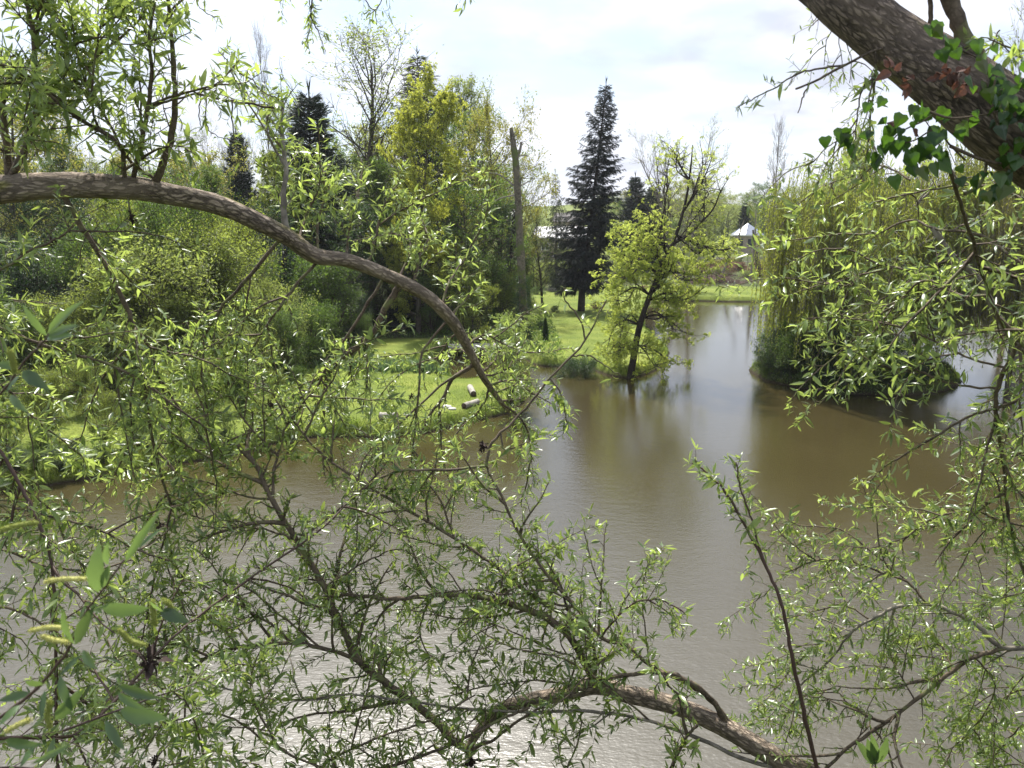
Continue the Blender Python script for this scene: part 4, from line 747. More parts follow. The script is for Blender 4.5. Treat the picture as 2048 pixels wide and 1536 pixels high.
M['reed'] = leafmat('reed_blade', [(.07, .12, .05), (.11, .17, .08), (.16, .22, .11)], (.2, .32, .1), .35, .4, .5); o_ = rd.build('reeds', M['reed']); o_['kind'] = 'stuff'; tag(o_, 'grey green iris like leaves along the back edge of the grass tongue', 'reeds')
# woodland floor cover
n = 60000; q = np.stack([rr_.uniform(-40, 3, n), rr_.uniform(33, 62, n)], -1); hz = height(q[:, 0], q[:, 1]); ins = np.zeros(n)
for lp in (lawnA, lawnC): ins = np.maximum(ins, sdf(q[:, 0], q[:, 1], lp) > 0)
ok = (hz > .25) & (ins < 1); q, hz = q[ok], hz[ok]; gm = MB(); scatter(gm, RH, np.stack([q[:, 0], q[:, 1], hz + rr_.uniform(0, .45, len(q)) ** 1.5], -1), rr_.normal(0, 1, (len(q), 3)) + [0, 0, .3], rr_.uniform(.1, .22, len(q)), rr_)
o_ = gm.build('ground_cover', M['mid']); o_['kind'] = 'stuff'; tag(o_, 'leafy ground cover under the trees of the left bank', 'undergrowth')
print('middle ground done')
hz_ = MB(); box(hz_, (0, 350, 60), (1700, 1400, 130)); m, t, o = newmat('haze'); pv = N(t, 'ShaderNodeVolumePrincipled'); pv.inputs['Density'].default_value = .0002; pv.inputs['Color'].default_value = (.9, .93, 1, 1); pv.inputs['Anisotropy'].default_value = .2
L(t, pv.outputs[0], o.inputs['Volume']); ho = hz_.build('haze', m); ho['kind'] = 'stuff'
#FOREGROUND
# ================================================================== the near willows
CURL = curl(); LANS = [lancet(.2, .05, .05), lancet(.24, .2, .06), lancet(.18, .32, .04), lancet(.27, -.05, .08)]
class Leaves:
    def __init__(s): s.P = []; s.D = []; s.S = []; s.c = []
    def flush(s, name, mats, parent, rng, catk=.05):
        if not s.P: return None
        P = np.vstack(s.P); D = np.vstack(s.D); S = np.concatenate(s.S); mb = MB(); pick = rng.random(len(P)); e_ = np.linspace(catk, 1, len(LANS) + 1)
        for i, tp_ in enumerate(LANS):
            k = (pick >= e_[i]) & (pick < e_[i + 1]); scatter(mb, tp_, P[k], D[k], S[k], rng, 0, roll=1.0, wj=.3)
        k = pick < catk; Dk = D[k] * .6 + np.array([0, 0, -.5]); scatter(mb, CURL, P[k], Dk, S[k] * rng.uniform(.7, 1.0, k.sum()), rng, 1, roll=2)
        return mb.build(name, mats, parent, smooth=True)
def leafline(lv, P, rng, ls, node=.032, k=3.0, t0=.0, tipb=True):
    P = np.asarray(P); seg = np.linalg.norm(np.diff(P, axis=0), axis=1); c_ = np.concatenate([[0], np.cumsum(seg)]); Lt = c_[-1]
    s = np.arange(t0 * Lt, Lt, node) + rng.uniform(-.3, .3) * node
    s = s[(s > 0) & (s < Lt)]
    if tipb: s = np.concatenate([s, [Lt * .999] * 2])
    n = np.maximum(1, rng.poisson(k * .56, len(s))); s = np.repeat(s, n) + rng.normal(0, .004, n.sum()); s = np.clip(s, 0, Lt * .9999)
    i = np.clip(np.searchsorted(c_, s) - 1, 0, len(seg) - 1); Q = P[i] + (P[i + 1] - P[i]) * ((s - c_[i]) / seg[i])[:, None]; T = norm(P[i + 1] - P[i])
    per = rng.normal(0, 1, T.shape); per = norm(per - T * (per * T).sum(1, keepdims=True))
    D = T * rng.uniform(.2, 1.1, (len(s), 1)) + per + np.array([0, 0, rng.uniform(-.1, .15)])
    S = ls * (.35 + 1.55 * rng.beta(1.6, 2.0, len(s))) * (1 - .25 * s / Lt)
    lv.P.append(Q); lv.D.append(D); lv.S.append(S)
def spray(wd, lv, P, rng, tl=.3, sp=.06, up=.0, ls=.055, k=3.0, start=.08, droop=0.0, depth=1, own=True, r=.003, off=0):
    """side twigs along path P, each with leaf rosettes; off = number of long offshoots carrying twigs of their own"""
    seg = np.linalg.norm(np.diff(P, axis=0), axis=1); c_ = np.concatenate([[0], np.cumsum(seg)]); Lt = c_[-1]
    def pt(s):
        i = min(max(np.searchsorted(c_, s) - 1, 0), len(seg) - 1); return P[i] + (P[i + 1] - P[i]) * ((s - c_[i]) / seg[i]), norm(P[i + 1] - P[i])
    for o_ in range(off):
        s = Lt * (start + (1 - start) * (o_ + rng.random()) / off); p0, T = pt(min(s, Lt * .98)); per = rng.normal(0, 1, 3); per[1] *= .6; per = norm(per - T * per.dot(T))
        B = bend(p0, T * .7 + per * .9 + np.array([0, 0, up]), rng.uniform(1.4, 2.6) * tl, 7, rng, .13, -droop * .12 + up * .05); tube(wd, B, np.linspace(r * 1.5, r * .5, len(B)), 4)
        spray(wd, lv, B, rng, tl * .6, sp, up, ls, k, .15, droop, depth, True, r * .8)
    s = start * Lt + sp * rng.random()
    while s < Lt:
        p0, T = pt(s); per = rng.normal(0, 1, 3); per = norm(per - T * per.dot(T)); Lw = tl * rng.uniform(.35, 1.15) * (1 - .35 * s / Lt)
        B = bend(p0, T * .75 + per * .85 + np.array([0, 0, up * .8]), Lw, 5, rng, .12, -droop * .15 + up * .06); tube(wd, B, np.linspace(r * .75, r * .3, 6), 3)
        leafline(lv, B, rng, ls, k=k, t0=.06)
        if depth > 0 and Lw > .16:
            for q in range(rng.integers(1, 4)):
                a = rng.integers(1, 5); B2 = bend(B[a], norm(B[a] - B[a - 1]) * .7 + rng.normal(0, .6, 3), Lw * rng.uniform(.25, .5), 3, rng, .14, -droop * .1); tube(wd, B2, np.linspace(r * .5, r * .25, 4), 3); leafline(lv, B2, rng, ls * .9, k=k)
        s += sp * rng.uniform(.5, 1.6)
    if own: leafline(lv, P[len(P) // 3:], rng, ls, node=.05, k=k * .7)
def trace(pts, d0, d1, th0, th1, seg=5, jit=0, rng=None):
    n = len(pts); dd = np.linspace(d0, d1, n); P = np.array([at(a, b_, dd[i]) for i, (a, b_) in enumerate(pts)]); P = smooth_path(P, seg); m_ = len(P)
    rr = np.linspace(th0, th1, m_) / 2 * np.linspace(d0, d1, m_) / F
    return P, rr
rgf = rg(200)
NB = [0]
PATHS = {}; W2 = W3 = None
def proj(P):
    P = np.asarray(P, float); dz = P[..., 2] - CAMZ; dc = P[..., 1] * CP - dz * SP; uu = P[..., 1] * SP + dz * CP
    return np.stack([1024 + F * P[..., 0] / dc, 768 - F * uu / dc], -1)
def branch(root, pts, d, th, *a_, o=None, **kw):
    # join each branch to the stem it springs from
    if kw.get('pre') is None:
        pts = list(pts); known = PATHS.get(root.name)
        if known is not None:
            K = np.vstack(known); q = proj(K); dd = np.hypot(q[:, 0] - pts[0][0], q[:, 1] - pts[0][1]); i = int(np.argmin(dd + 12 * np.abs(K[:, 1] - d[0])))
            if dd[i] < 42: sh = K[i, 1] - d[0]; pts[0] = tuple(q[i]); d = (K[i, 1], d[1] + sh * .8)
            elif root is W2 and pts[0][1] > 1530: kw['pre'] = [(2.75, 3.4, 4.15)]
            elif root is W3 and pts[0][0] > 2048: kw['pre'] = [(3.5, 1.85, 6.1)]
    return branch_(root, pts, d, th, *a_, **{**(o or {}), **kw})
def branch_(root, pts, d, th, tl=.3, sp=.06, up=0.0, ls=.055, k=3.0, start=.08, droop=.3, off=0, depth=1, mat='twig', own=True, pre=None, catk=.09, leafm='willow', label=None, sides=7):
    P, rr = trace(pts, d[0], d[1], th[0], th[1])
    if pre is not None:
        pre = np.array(pre, float); Q = smooth_path(np.vstack([pre, P[:1]]), 5)[:-1]; P = np.vstack([Q, P]); rr = np.concatenate([np.linspace(rr[0] * 1.5, rr[0], len(Q)), rr]); st_ = len(Q)
    else: st_ = 0
    NB[0] += 1; rng = rg(1000 + NB[0]); wd, lv = MB(), Leaves()
    # joints: slight kinks where buds sit
    P = P + rng.normal(0, .0006 * (d[0]), P.shape) * (np.arange(len(P)) > 0)[:, None]
    tube(wd, P, rr * (1 + rng.normal(0, .05, len(rr))), sides)
    if tl > 0: spray(wd, lv, P[max(0, st_ - 2):], rng, tl, sp, up, ls, k, start, droop, depth, own, max(.0016, rr[-1] * .8), off)
    PATHS.setdefault(root.name, []).append(P[:int(len(P) * .85) + 1])
    o_ = wd.build('branch', M[mat], root, smooth=True)
    if label: o_['label'] = label
    lv.flush('foliage', [M[leafm], M['catkin']], o_, rng, catk)
    return o_
def bigtube(root, name, P, rr, mat, sides=28, amp=.05, seed=0, lump=1, fr=18):
    P = np.asarray(P); n = len(P); mb = MB(); T = norm(np.gradient(P, axis=0)); U = np.zeros((n, 3)); u = norm(np.cross(T[0], [0.1, .3, 1.0]))
    for i in range(n):
        u = u - T[i] * np.dot(u, T[i]); u = norm(u); U[i] = u
    W = np.cross(T, U); th = np.arange(sides) * 2 * math.pi / sides; c_ = np.concatenate([[0], np.cumsum(np.linalg.norm(np.diff(P, axis=0), axis=1))])
    A, S_ = np.meshgrid(th, c_); tw = A + S_ * 1.1
    nz_ = .55 * np.sin(tw * 7 + 1.5 * np.sin(S_ * 9 + seed)) * np.sin(S_ * fr + 2 * np.sin(A * 3)) + .5 * np.sin(tw * 3 + S_ * 2.3 + seed) + .35 * np.sin(tw * 13 + S_ * 23) + .9 * np.exp(-((S_ * 1.7 + seed) % 1.3 - .6) ** 2 * 60) * np.sin(A + seed)
    rad = rr[:, None] * (1 + amp * nz_)
    V_ = P[:, None] + rad[..., None] * (np.cos(th)[None, :, None] * U[:, None] + np.sin(th)[None, :, None] * W[:, None]); i = np.arange(n - 1)[:, None] * sides; j = np.arange(sides)[None]; j2 = (j + 1) % sides
    mb.add(V_.reshape(-1, 3), np.stack([i + j, i + j2, i + sides + j2, i + sides + j], -1).reshape(-1, 4))
    e_ = np.vstack([V_[-1], P[-1] + T[-1] * rr[-1]]); mb.add(e_, np.array([[q, (q + 1) % sides, sides] for q in range(sides)]))
    o_ = mb.build(name, M[mat], root, smooth=True)
    bc = np.stack([np.cos(A) * rr[:, None], np.sin(A) * rr[:, None], S_], -1).reshape(-1, 3); bc = np.vstack([bc, bc[-sides:], bc[-1:]])
    a_ = o_.data.attributes.new('barkco', 'FLOAT_VECTOR', 'POINT'); a_.data.foreach_set('vector', bc.astype(np.float32).ravel())
    return o_
def gall(root, px, py, d, s, n=26, mat='deadleaf'):
    rng = rg(int(px)); mb = MB(); c_ = at(px, py, d); scatter(mb, RH, np.zeros((n, 3)) + rng.normal(0, s * .25, (n, 3)), rng.normal(0, 1, (n, 3)) + [0, 0, -.3], s * rng.uniform(.4, 1.1, n), rng); tube(mb, [[0, 0, s * .9], [0, 0, 0]], s * .12, 5); scatter(mb, SPK, rng.normal(0, s * .1, (5, 3)), rng.normal(0, 1, (5, 3)), s * .7, rng)
    o_ = mb.build('withered_gall', M['darkgall'], root); o_.location = Vector(c_) - Vector(root.location); return o_
M['darkgall'] = plain('withered_brown', (.045, .03, .024), .85, .4, 40)

# ---------------- left willow: the long arching limb
bx, by = -5.0, 3.0
W1 = empty('willow_tree', (0, 0, 0), 'near willow whose thick limb arches in from the left across the picture', 'tree')
pts = [(-250, 395, 78, 3.8), (-100, 382, 72, 3.9), (0, 379, 66, 4.0), (100, 372, 60, 4.0), (250, 375, 55, 4.1), (330, 386, 50, 4.2), (430, 408, 46, 4.3), (520, 446, 42, 4.45), (580, 477, 40, 4.6), (630, 511, 38, 4.75), (700, 522, 33, 4.9), (780, 553, 31, 5.1), (850, 590, 30, 5.3), (905, 642, 29, 5.5), (940, 705, 21, 5.8), (965, 752, 17, 6.1), (1000, 802, 12, 6.5), (1030, 835, 6, 6.8)]
Pw = [(-5.4, 2.9, gz(-5.4, 2.9) - .3), (-5.3, 3.0, 4.8), (-5.0, 3.2, 6.4), (-4.3, 3.5, 7.7)]
A_ = np.vstack([Pw, [at(a, b_, d_) for a, b_, t_, d_ in pts]]); ra = np.array([.24, .2, .17, .13] + [t_ / 2 * d_ / F * .82 for a, b_, t_, d_ in pts]); PL = smooth_path(A_, 9); rL = np.interp(np.linspace(0, len(A_) - 1, len(PL)), np.arange(len(A_)), ra)
PATHS[W1.name] = [PL]; bigtube(W1, 'limb', PL, rL, 'limb', 30, .06, 1, 22)
up = dict(up=.35, droop=.1)
branch(W1, [(15, 358), (12, 290), (6, 220), (-5, 120)], (4, 4), (15, 10), .3, .1, ls=.06, start=.2, o=up)
branch(W1, [(20, 362), (50, 300), (70, 225), (70, 150), (66, 70), (48, -30)], (3.95, 3.8), (14, 7), .42, .055, ls=.068, off=4, k=2.8, o=up)
branch(W1, [(66, 60), (80, 20), (95, -20)], (3.8, 3.75), (6, 4), .25, .06, ls=.068, o=up)
branch(W1, [(265, 360), (288, 262), (303, 160), (300, 70), (312, -30)], (4.1, 3.9), (10, 5), .38, .055, ls=.066, off=3, k=2.6, o=up)
branch(W1, [(308, 370), (340, 285), (350, 210), (346, 110), (335, -20)], (4.15, 4.05), (15, 7), .26, .2, ls=.06, k=2.2, start=.2, own=False, o=up)
branch(W1, [(302, 368), (255, 315), (218, 245), (170, 170), (100, 85), (60, 40)], (4.1, 3.9), (7, 3), .38, .055, ls=.068, off=3, k=2.8, o=up)
branch(W1, [(255, 362), (238, 290), (150, 232), (60, 158), (-10, 122)], (4.1, 3.7), (9, 6), .36, .06, ls=.066, off=3, up=.1, droop=.3)
branch(W1, [(200, 300), (190, 240), (185, 170), (195, 90), (210, 20), (235, -30)], (4.05, 3.9), (5, 3), .36, .055, ls=.068, off=3, o=up)
branch(W1, [(185, 160), (150, 100), (120, 40), (90, -20)], (4.0, 3.9), (4, 2), .34, .06, ls=.068, off=2, o=up)
branch(W1, [(140, 90), (200, 75), (260, 90), (330, 75)], (4, 3.9), (4, 2), .25, .06, ls=.062, up=-.1, droop=.3)
branch(W1, [(300, 216), (345, 200), (400, 184), (440, 165), (465, 135), (478, 125)], (4.2, 4.3), (5, 2.5), .14, .05, ls=.065, k=2.2, depth=0, o=up)
branch(W1, [(385, 188), (450, 200), (520, 212), (552, 216)], (4.25, 4.5), (5, 4), .13, .07, ls=.065, k=2, depth=0, up=0, droop=.4)
branch(W1, [(470, 150), (500, 155), (520, 180), (560, 200)], (4.3, 4.5), (3, 2), .12, .05, ls=.055, k=2.5, depth=0, droop=.4)
branch(W1, [(400, 185), (398, 230), (405, 262)], (4.2, 4.2), (2.5, 1.5), .1, .05, ls=.045, k=2, depth=0, droop=.5)
branch(W1, [(416, 195), (414, 250), (430, 270), (470, 285)], (4.2, 4.3), (2.5, 1.5), .1, .05, ls=.04, k=2, depth=0, droop=.5)
branch(W1, [(462, 200), (466, 260), (480, 330)], (4.3, 4.4), (3, 2), .1, .2, ls=.05, k=1, depth=0, droop=.4)
branch(W1, [(577, 462), (567, 400), (572, 330), (562, 260), (566, 200)], (4.6, 4.9), (14, 5), .3, .07, ls=.06, off=2, mat='palebark', o=up)
branch(W1, [(560, 300), (535, 260), (540, 215)], (4.7, 4.8), (5, 3), .24, .07, ls=.06, off=0, o=up)
for a in ([(690, 520), (700, 450), (716, 385), (728, 330)], [(740, 532), (752, 470), (775, 400), (800, 360)], [(640, 508), (636, 450), (650, 380), (640, 320)], [(600, 488), (612, 430), (640, 360)], [(830, 578), (838, 520), (860, 470)], [(800, 562), (820, 500), (815, 440)], [(880, 620), (900, 560), (930, 520)], [(900, 640), (930, 600), (960, 575)]):
    branch(W1, a, (4.9, 5.3), (6, 3), .32, .065, ls=.06, off=1, k=2.6, o=up)
dn = dict(up=-.1, droop=.7)
branch(W1, [(120, 403), (165, 455), (208, 525), (242, 592), (268, 655), (286, 760), (300, 860), (325, 960), (345, 1015)], (4.0, 4.4), (12, 5), .34, .08, ls=.055, off=5, start=.1, o=dn)
branch(W1, [(242, 595), (268, 650), (300, 700), (322, 765), (340, 830)], (4.15, 4.3), (7, 4), .34, .065, ls=.055, off=3, o=dn)
branch(W1, [(553, 492), (485, 568), (432, 630), (402, 690), (372, 750)], (4.5, 4.6), (8, 4), .33, .07, ls=.055, off=4, start=.35, o=dn)
branch(W1, [(640, 536), (592, 570), (545, 635), (500, 705)], (4.8, 4.8), (7, 4), .33, .07, ls=.055, off=3, start=.3, o=dn)
branch(W1, [(505, 560), (488, 640), (468, 710), (455, 775)], (4.5, 4.6), (4, 3), .33, .065, ls=.055, off=3, start=.3, o=dn)
branch(W1, [(762, 560), (715, 640), (662, 720), (622, 790), (585, 830)], (5.1, 5.1), (7, 4), .33, .07, ls=.055, off=3, start=.35, o=dn)
branch(W1, [(805, 573), (775, 608), (746, 664), (688, 714), (629, 763), (600, 800)], (5.2, 5.2), (15, 7), .33, .07, ls=.055, off=4, start=.35, o=dn)
branch(W1, [(886, 642), (848, 700), (838, 760), (828, 880), (816, 960)], (5.5, 5.3), (5, 4), .26, .09, ls=.05, off=2, start=.3, o=dn)
branch(W1, [(940, 736), (905, 758), (887, 793), (858, 831), (843, 866)], (5.9, 5.8), (10, 4), .3, .065, ls=.05, off=1, start=.3, o=dn)
branch(W1, [(940, 736), (880, 772), (800, 850), (740, 920), (700, 1000)], (5.9, 5.4), (5, 3), .3, .07, ls=.05, off=2, start=.4, o=dn)
branch(W1, [(930, 690), (970, 670), (1010, 690)], (5.8, 6.0), (5, 3), .3, .05, ls=.052, off=2, up=.1, droop=.4)
branch(W1, [(920, 660), (900, 680), (870, 720)], (5.7, 5.7), (5, 3), .3, .05, ls=.052, off=2, up=0, droop=.4)
for a in ([(965, 752), (1010, 740), (1040, 700), (1050, 680)], [(975, 770), (1020, 760), (1060, 760)], [(990, 790), (1040, 770), (1080, 800)], [(960, 745), (990, 720), (1000, 690)], [(1000, 802), (1050, 850), (1060, 930), (1040, 1010)], [(1000, 802), (1030, 800), (1070, 790)], [(950, 720), (920, 700), (890, 710)], [(980, 780), (960, 820), (930, 850)]):
    branch(W1, a, (6.2, 6.5), (5, 3), .3, .06, ls=.055, off=1, k=2.6, up=.15, droop=.4)
# lower left sprays of the same tree, growing in from beyond the left edge
pre = lambda z_: [(-5.1, 3.1, z_), (-3.6, 3.4, z_ + .3)]
LW = dict(ls=.058, up=0.05, droop=.4)
branch(W1, [(-120, 610), (0, 658), (90, 690), (160, 712), (240, 738), (300, 775), (360, 820), (425, 865)], (3.7, 4.3), (8, 4), .3, .06, off=6, pre=pre(6.3), o=LW)
branch(W1, [(-120, 740), (0, 770), (60, 830), (130, 885), (175, 925)], (3.8, 4.2), (6, 3), .3, .06, off=5, pre=pre(6.0), o=LW)
branch(W1, [(-60, 820), (0, 905), (45, 980), (75, 1040), (100, 1110), (110, 1220), (112, 1400), (115, 1560)], (3.5, 3.2), (8, 7), .3, .07, off=6, pre=pre(5.8), mat='redtwig', o=LW)
branch(W1, [(-100, 1230), (0, 1215), (70, 1240), (130, 1290), (160, 1370), (170, 1470)], (3.4, 3.3), (6, 4), .3, .06, off=5, pre=[(-5, 3.1, 5.0), (-3.4, 3.3, 5.2)], o=LW)
branch(W1, [(-100, 560), (0, 540), (60, 500), (110, 480), (160, 440)], (3.8, 3.9), (6, 4), .3, .06, off=3, pre=pre(6.6), o=LW)
branch(W1, [(-100, 1000), (0, 1010), (90, 1030), (200, 1060), (270, 1100), (340, 1120)], (3.8, 4.0), (6, 4), .3, .06, off=6, pre=pre(5.5), o=LW)
branch(W1, [(-100, 1120), (0, 1100), (80, 1130), (180, 1150), (250, 1200)], (4.0, 4.1), (6, 4), .3, .06, off=5, pre=pre(5.2), o=LW)
branch(W1, [(345, 1010), (318, 1120), (300, 1200), (280, 1290), (250, 1380)], (4.3, 3.9), (5, 3), .25, .055, off=3, mat='redtwig', ls=.055, o=dn)
branch(W1, [(318, 1110), (345, 1160), (365, 1210), (380, 1280)], (4.2, 4.0), (4, 2), .25, .055, ls=.055, off=2, o=dn)
branch(W1, [(-80, 1480), (80, 1475), (148, 1470), (200, 1430), (260, 1370), (330, 1290), (400, 1230), (510, 1150), (640, 1060), (700, 1000)], (2.2, 3.8), (9, 4), .26, .05, off=6, ls=.045, up=.1, droop=.3, mat='redtwig', pre=[(-4.9, 3.0, 4.6), (-2.8, 2.4, 5.6)])
branch(W1, [(148, 1470), (175, 1530), (200, 1600)], (2.4, 2.4), (6, 4), .2, .05, ls=.045, off=1, mat='redtwig', o=LW)
# the nearest sprig, soft with nearness
NS = branch(W1, [(-160, 1560), (0, 1435), (60, 1390), (130, 1310), (165, 1235), (200, 1185), (250, 1120)], (1.0, .95), (9, 4), 0, mat='redtwig', pre=[(-4.9, 2.9, 5.6), (-2.6, 1.6, 6.6)], label='nearest reddish twig with broad leaves and catkins')
mb = MB(); rng = rg(7)
def nearleaf(mb, a, b_, d, w=.32, bnd=.15):
    w *= .64; bnd = rng.uniform(-.05, .3)
    p0, p1 = at(*a, d), at(*b_, d - .03); v = p1 - p0; l = np.linalg.norm(v); scatter(mb, lancet(w, bnd, .06), [p0], [v], [l], rng, up=[[.1, -1, .35]], roll=.3)
for a, b_, w_ in (((250, 1125), (300, 1040), .2), ((195, 1185), (180, 1120), .55), ((205, 1175), (215, 1135), .3), ((200, 1215), (278, 1228), .4), ((150, 1290), (185, 1215), .34), ((150, 1290), (110, 1235), .4), ((165, 1300), (182, 1338), .6), ((160, 1310), (120, 1350), .35), ((120, 1350), (130, 1425), .4), ((85, 1370), (50, 1360), .5), ((60, 1385), (2, 1400), .6), ((40, 1410), (0, 1440), .5), ((110, 1440), (145, 1400), .4), ((90, 1380), (80, 1440), .3), ((235, 1370), (312, 1400), .3), ((235, 1385), (265, 1420), .45), ((240, 1420), (300, 1445), .6), ((210, 1440), (240, 1500), .5), ((320, 1220), (360, 1240), .6), ((225, 1180), (245, 1190), .5), ((320, 1060), (275, 1090), .3), ((70, 1490), (40, 1530), .4), ((10, 1480), (50, 1500), .4), ((140, 1490), (60, 1530), .35), ((215, 1130), (205, 1100), .35), ((330, 1225), (300, 1205), .5)):
    nearleaf(mb, a, b_, .95 if a[0] < 290 else 1.3, w_)
mb.build('foliage', M['willow_near'], NS, smooth=True)
def catkin(root, pts, d, th, mat='catkin_pale'):
    P = smooth_path([at(a, b_, d) for a, b_ in pts], 8); mb = MB(); r_ = th / 2 * d / F; tube(mb, P, r_ * .8 * np.interp(np.linspace(0, 1, len(P)), [0, .15, .85, 1], [.5, 1, .9, .35]), 8); n = 500; i = rng.integers(0, len(P) - 1, n); T = norm(P[i + 1] - P[i]); per = norm(rng.normal(0, 1, (n, 3))); scatter(mb, RH2, P[i] + per * r_ * .5, per + T * .6, r_ * .85, rng); mb.build('catkin', M[mat], root)
for a, mt in (([(172, 1158), (130, 1158), (88, 1163)], 'catkin_pale'), ([(135, 1257), (100, 1255), (58, 1262)], 'catkin_pale'), ([(136, 1285), (108, 1280), (82, 1272)], 'catkin_pale'), ([(310, 1250), (306, 1225), (305, 1200)], 'catkin'), ([(345, 1235), (340, 1210), (326, 1200)], 'catkin'), ([(60, 1440), (35, 1450), (10, 1465)], 'catkin_pale'), ([(100, 1400), (95, 1430), (100, 1455)], 'catkin'), ([(0, 1060), (40, 1050), (75, 1045)], 'catkin'), ([(20, 700), (25, 720), (30, 745)], 'catkin'), ([(290, 1290), (260, 1280), (238, 1258)], 'catkin')):
    catkin(NS, a, .95 if a[0][0] < 280 else 1.3, 13, mt)
NS2 = branch(W1, [(-100, 900), (0, 790), (40, 735), (80, 690), (95, 670)], (1.15, 1.05), (6, 3), 0, mat='redtwig', pre=[(-4.9, 2.9, 6.0), (-2.6, 1.7, 6.9)], label='near blurred twig with a grey green leaf tuft')
mb = MB()
for a, b_, w_ in (((95, 672), (45, 625), .35), ((95, 668), (138, 605), .3), ((95, 672), (150, 648), .3), ((92, 676), (145, 670), .42), ((45, 742), (75, 765), .6), ((30, 735), (5, 725), .5), ((20, 790), (35, 815), .4), ((40, 750), (10, 780), .3)): nearleaf(mb, a, b_, 1.08, w_)
mb.build('foliage', M['willow_near'], NS2, smooth=True)
for px, py, d, s in ((262, 437, 4.0, .035), (102, 483, 4.0, .03), (537, 808, 4.7, .04), (823, 793, 5.4, .03), (320, 1052, 4.1, .03), (300, 1320, 1.9, .05)): gall(W1, px, py, d, s)
s_ = MB(); tube(s_, [at(262, 437, 4.0), at(256, 395, 4.05)], .004, 4); s_.build('gall_stem', M['twig'], W1)

# ---------------- lower willow: limb rising from the bottom right
W2 = empty('willow_tree', (0, 0, 0), 'lower near willow whose crooked limb and fan of branches fill the bottom of the picture', 'tree')
pts = [(1760, 1640, 62, 3.9), (1640, 1560, 58, 3.95), (1560, 1520, 54, 4.0), (1450, 1455, 50, 4.05), (1350, 1412, 48, 4.1), (1250, 1386, 46, 4.15), (1195, 1370, 47, 4.2), (1130, 1387, 38, 4.2), (1060, 1400, 35, 4.2), (1000, 1420, 34, 4.2), (958, 1460, 27, 4.15), (940, 1492, 21, 4.1), (938, 1512, 20, 4.1)]
A_ = np.vstack([[(2.9, 3.2, gz(2.9, 3.2) - .3), (2.7, 3.5, 4.2)], [at(a, b_, d_) for a, b_, t_, d_ in pts]]); ra = np.array([.13, .1] + [t_ / 2 * d_ / F * .84 for a, b_, t_, d_ in pts]); P_ = smooth_path(A_, 9); r_ = np.interp(np.linspace(0, len(A_) - 1, len(P_)), np.arange(len(A_)), ra)
PATHS[W2.name] = [P_]; bigtube(W2, 'limb', P_, r_, 'limb', 26, .06, 2, 25)
LW = dict(ls=.058, up=.15, droop=.3)
branch(W2, [(1192, 1368), (1168, 1320), (1138, 1272), (1080, 1228), (1000, 1202), (930, 1190), (860, 1192), (780, 1198), (700, 1190), (620, 1200)], (4.2, 4.4), (20, 6), .3, .065, off=6, start=.3, sides=9, o=LW)
branch(W2, [(1196, 1362), (1190, 1310), (1176, 1260), (1130, 1215)], (4.2, 4.3), (10, 5), .28, .06, off=2, o=LW)
branch(W2, [(1460, 1478), (1448, 1440), (1425, 1400), (1380, 1365), (1330, 1345), (1250, 1350), (1200, 1362)], (4.0, 4.0), (15, 8), .28, .2, off=0, start=.3, own=False, o=LW)
branch(W2, [(1470, 1480), (1440, 1420), (1380, 1370), (1300, 1330), (1250, 1290), (1202, 1275), (1160, 1223), (1101, 1157), (1049, 1087), (1007, 1000), (985, 960), (972, 930)], (4.0, 4.4), (11, 5), .28, .08, off=6, start=.25, sides=8, o=LW)
branch(W2, [(972, 932), (985, 885), (1040, 830), (1100, 757), (1170, 680), (1212, 600)], (4.4, 4.6), (7, 3), .1, .3, ls=.07, k=2, start=.5, off=0, depth=0, own=False, up=.2, droop=.2)
branch(W2, [(1170, 680), (1160, 640), (1130, 600), (1128, 575)], (4.55, 4.6), (4, 2), .07, .08, ls=.07, k=2, start=.5, depth=0, up=.3, droop=0, own=False)
branch(W2, [(1142, 704), (1180, 712), (1215, 735), (1240, 750)], (4.5, 4.5), (4, 2), .08, .09, ls=.07, k=2, start=.1, depth=0, up=.1, droop=0, own=False)
branch(W2, [(1100, 757), (1115, 775), (1125, 800), (1135, 850)], (4.45, 4.4), (4, 2), .12, .035, ls=.075, k=3, start=.1, depth=0, up=-.1, droop=.5)
branch(W2, [(1000, 870), (1010, 900), (1040, 890), (1070, 880)], (4.3, 4.2), (4, 2), .12, .05, ls=.07, k=3, start=.1, depth=0, up=0, droop=.3)
branch(W2, [(972, 935), (890, 940), (800, 942), (740, 970), (690, 1010), (640, 1045), (590, 1090)], (4.4, 4.5), (6, 4), .25, .09, off=4, start=.2, o=LW)
branch(W2, [(800, 942), (770, 910), (740, 875), (700, 850)], (4.4, 4.5), (4, 2), .25, .07, off=1, start=.2, o=LW)
branch(W2, [(1165, 1268), (1110, 1220), (1049, 1181), (997, 1136), (909, 1077), (794, 1007), (700, 950), (645, 908), (600, 860), (560, 800)], (4.25, 4.7), (10, 4), .28, .07, off=8, start=.1, o=LW)
branch(W2, [(935, 1500), (905, 1480), (870, 1442), (800, 1387), (725, 1330), (700, 1290), (680, 1244), (639, 1157), (593, 1080), (544, 1000), (510, 930), (475, 890)], (4.15, 4.6), (20, 9), .3, .075, off=9, start=.1, sides=9, o=LW)
branch(W2, [(544, 1000), (548, 950), (558, 900), (575, 850), (620, 790)], (4.5, 4.7), (7, 4), .28, .07, off=3, o=LW)
branch(W2, [(725, 1332), (690, 1310), (640, 1296), (560, 1286), (480, 1294), (420, 1312), (380, 1342), (345, 1375), (330, 1400)], (4.2, 4.0), (10, 6), .3, .065, off=7, start=.15, o=LW)
branch(W2, [(640, 1296), (560, 1230), (500, 1180), (440, 1160), (370, 1180)], (4.2, 4.2), (5, 3), .3, .06, off=4, o=LW)
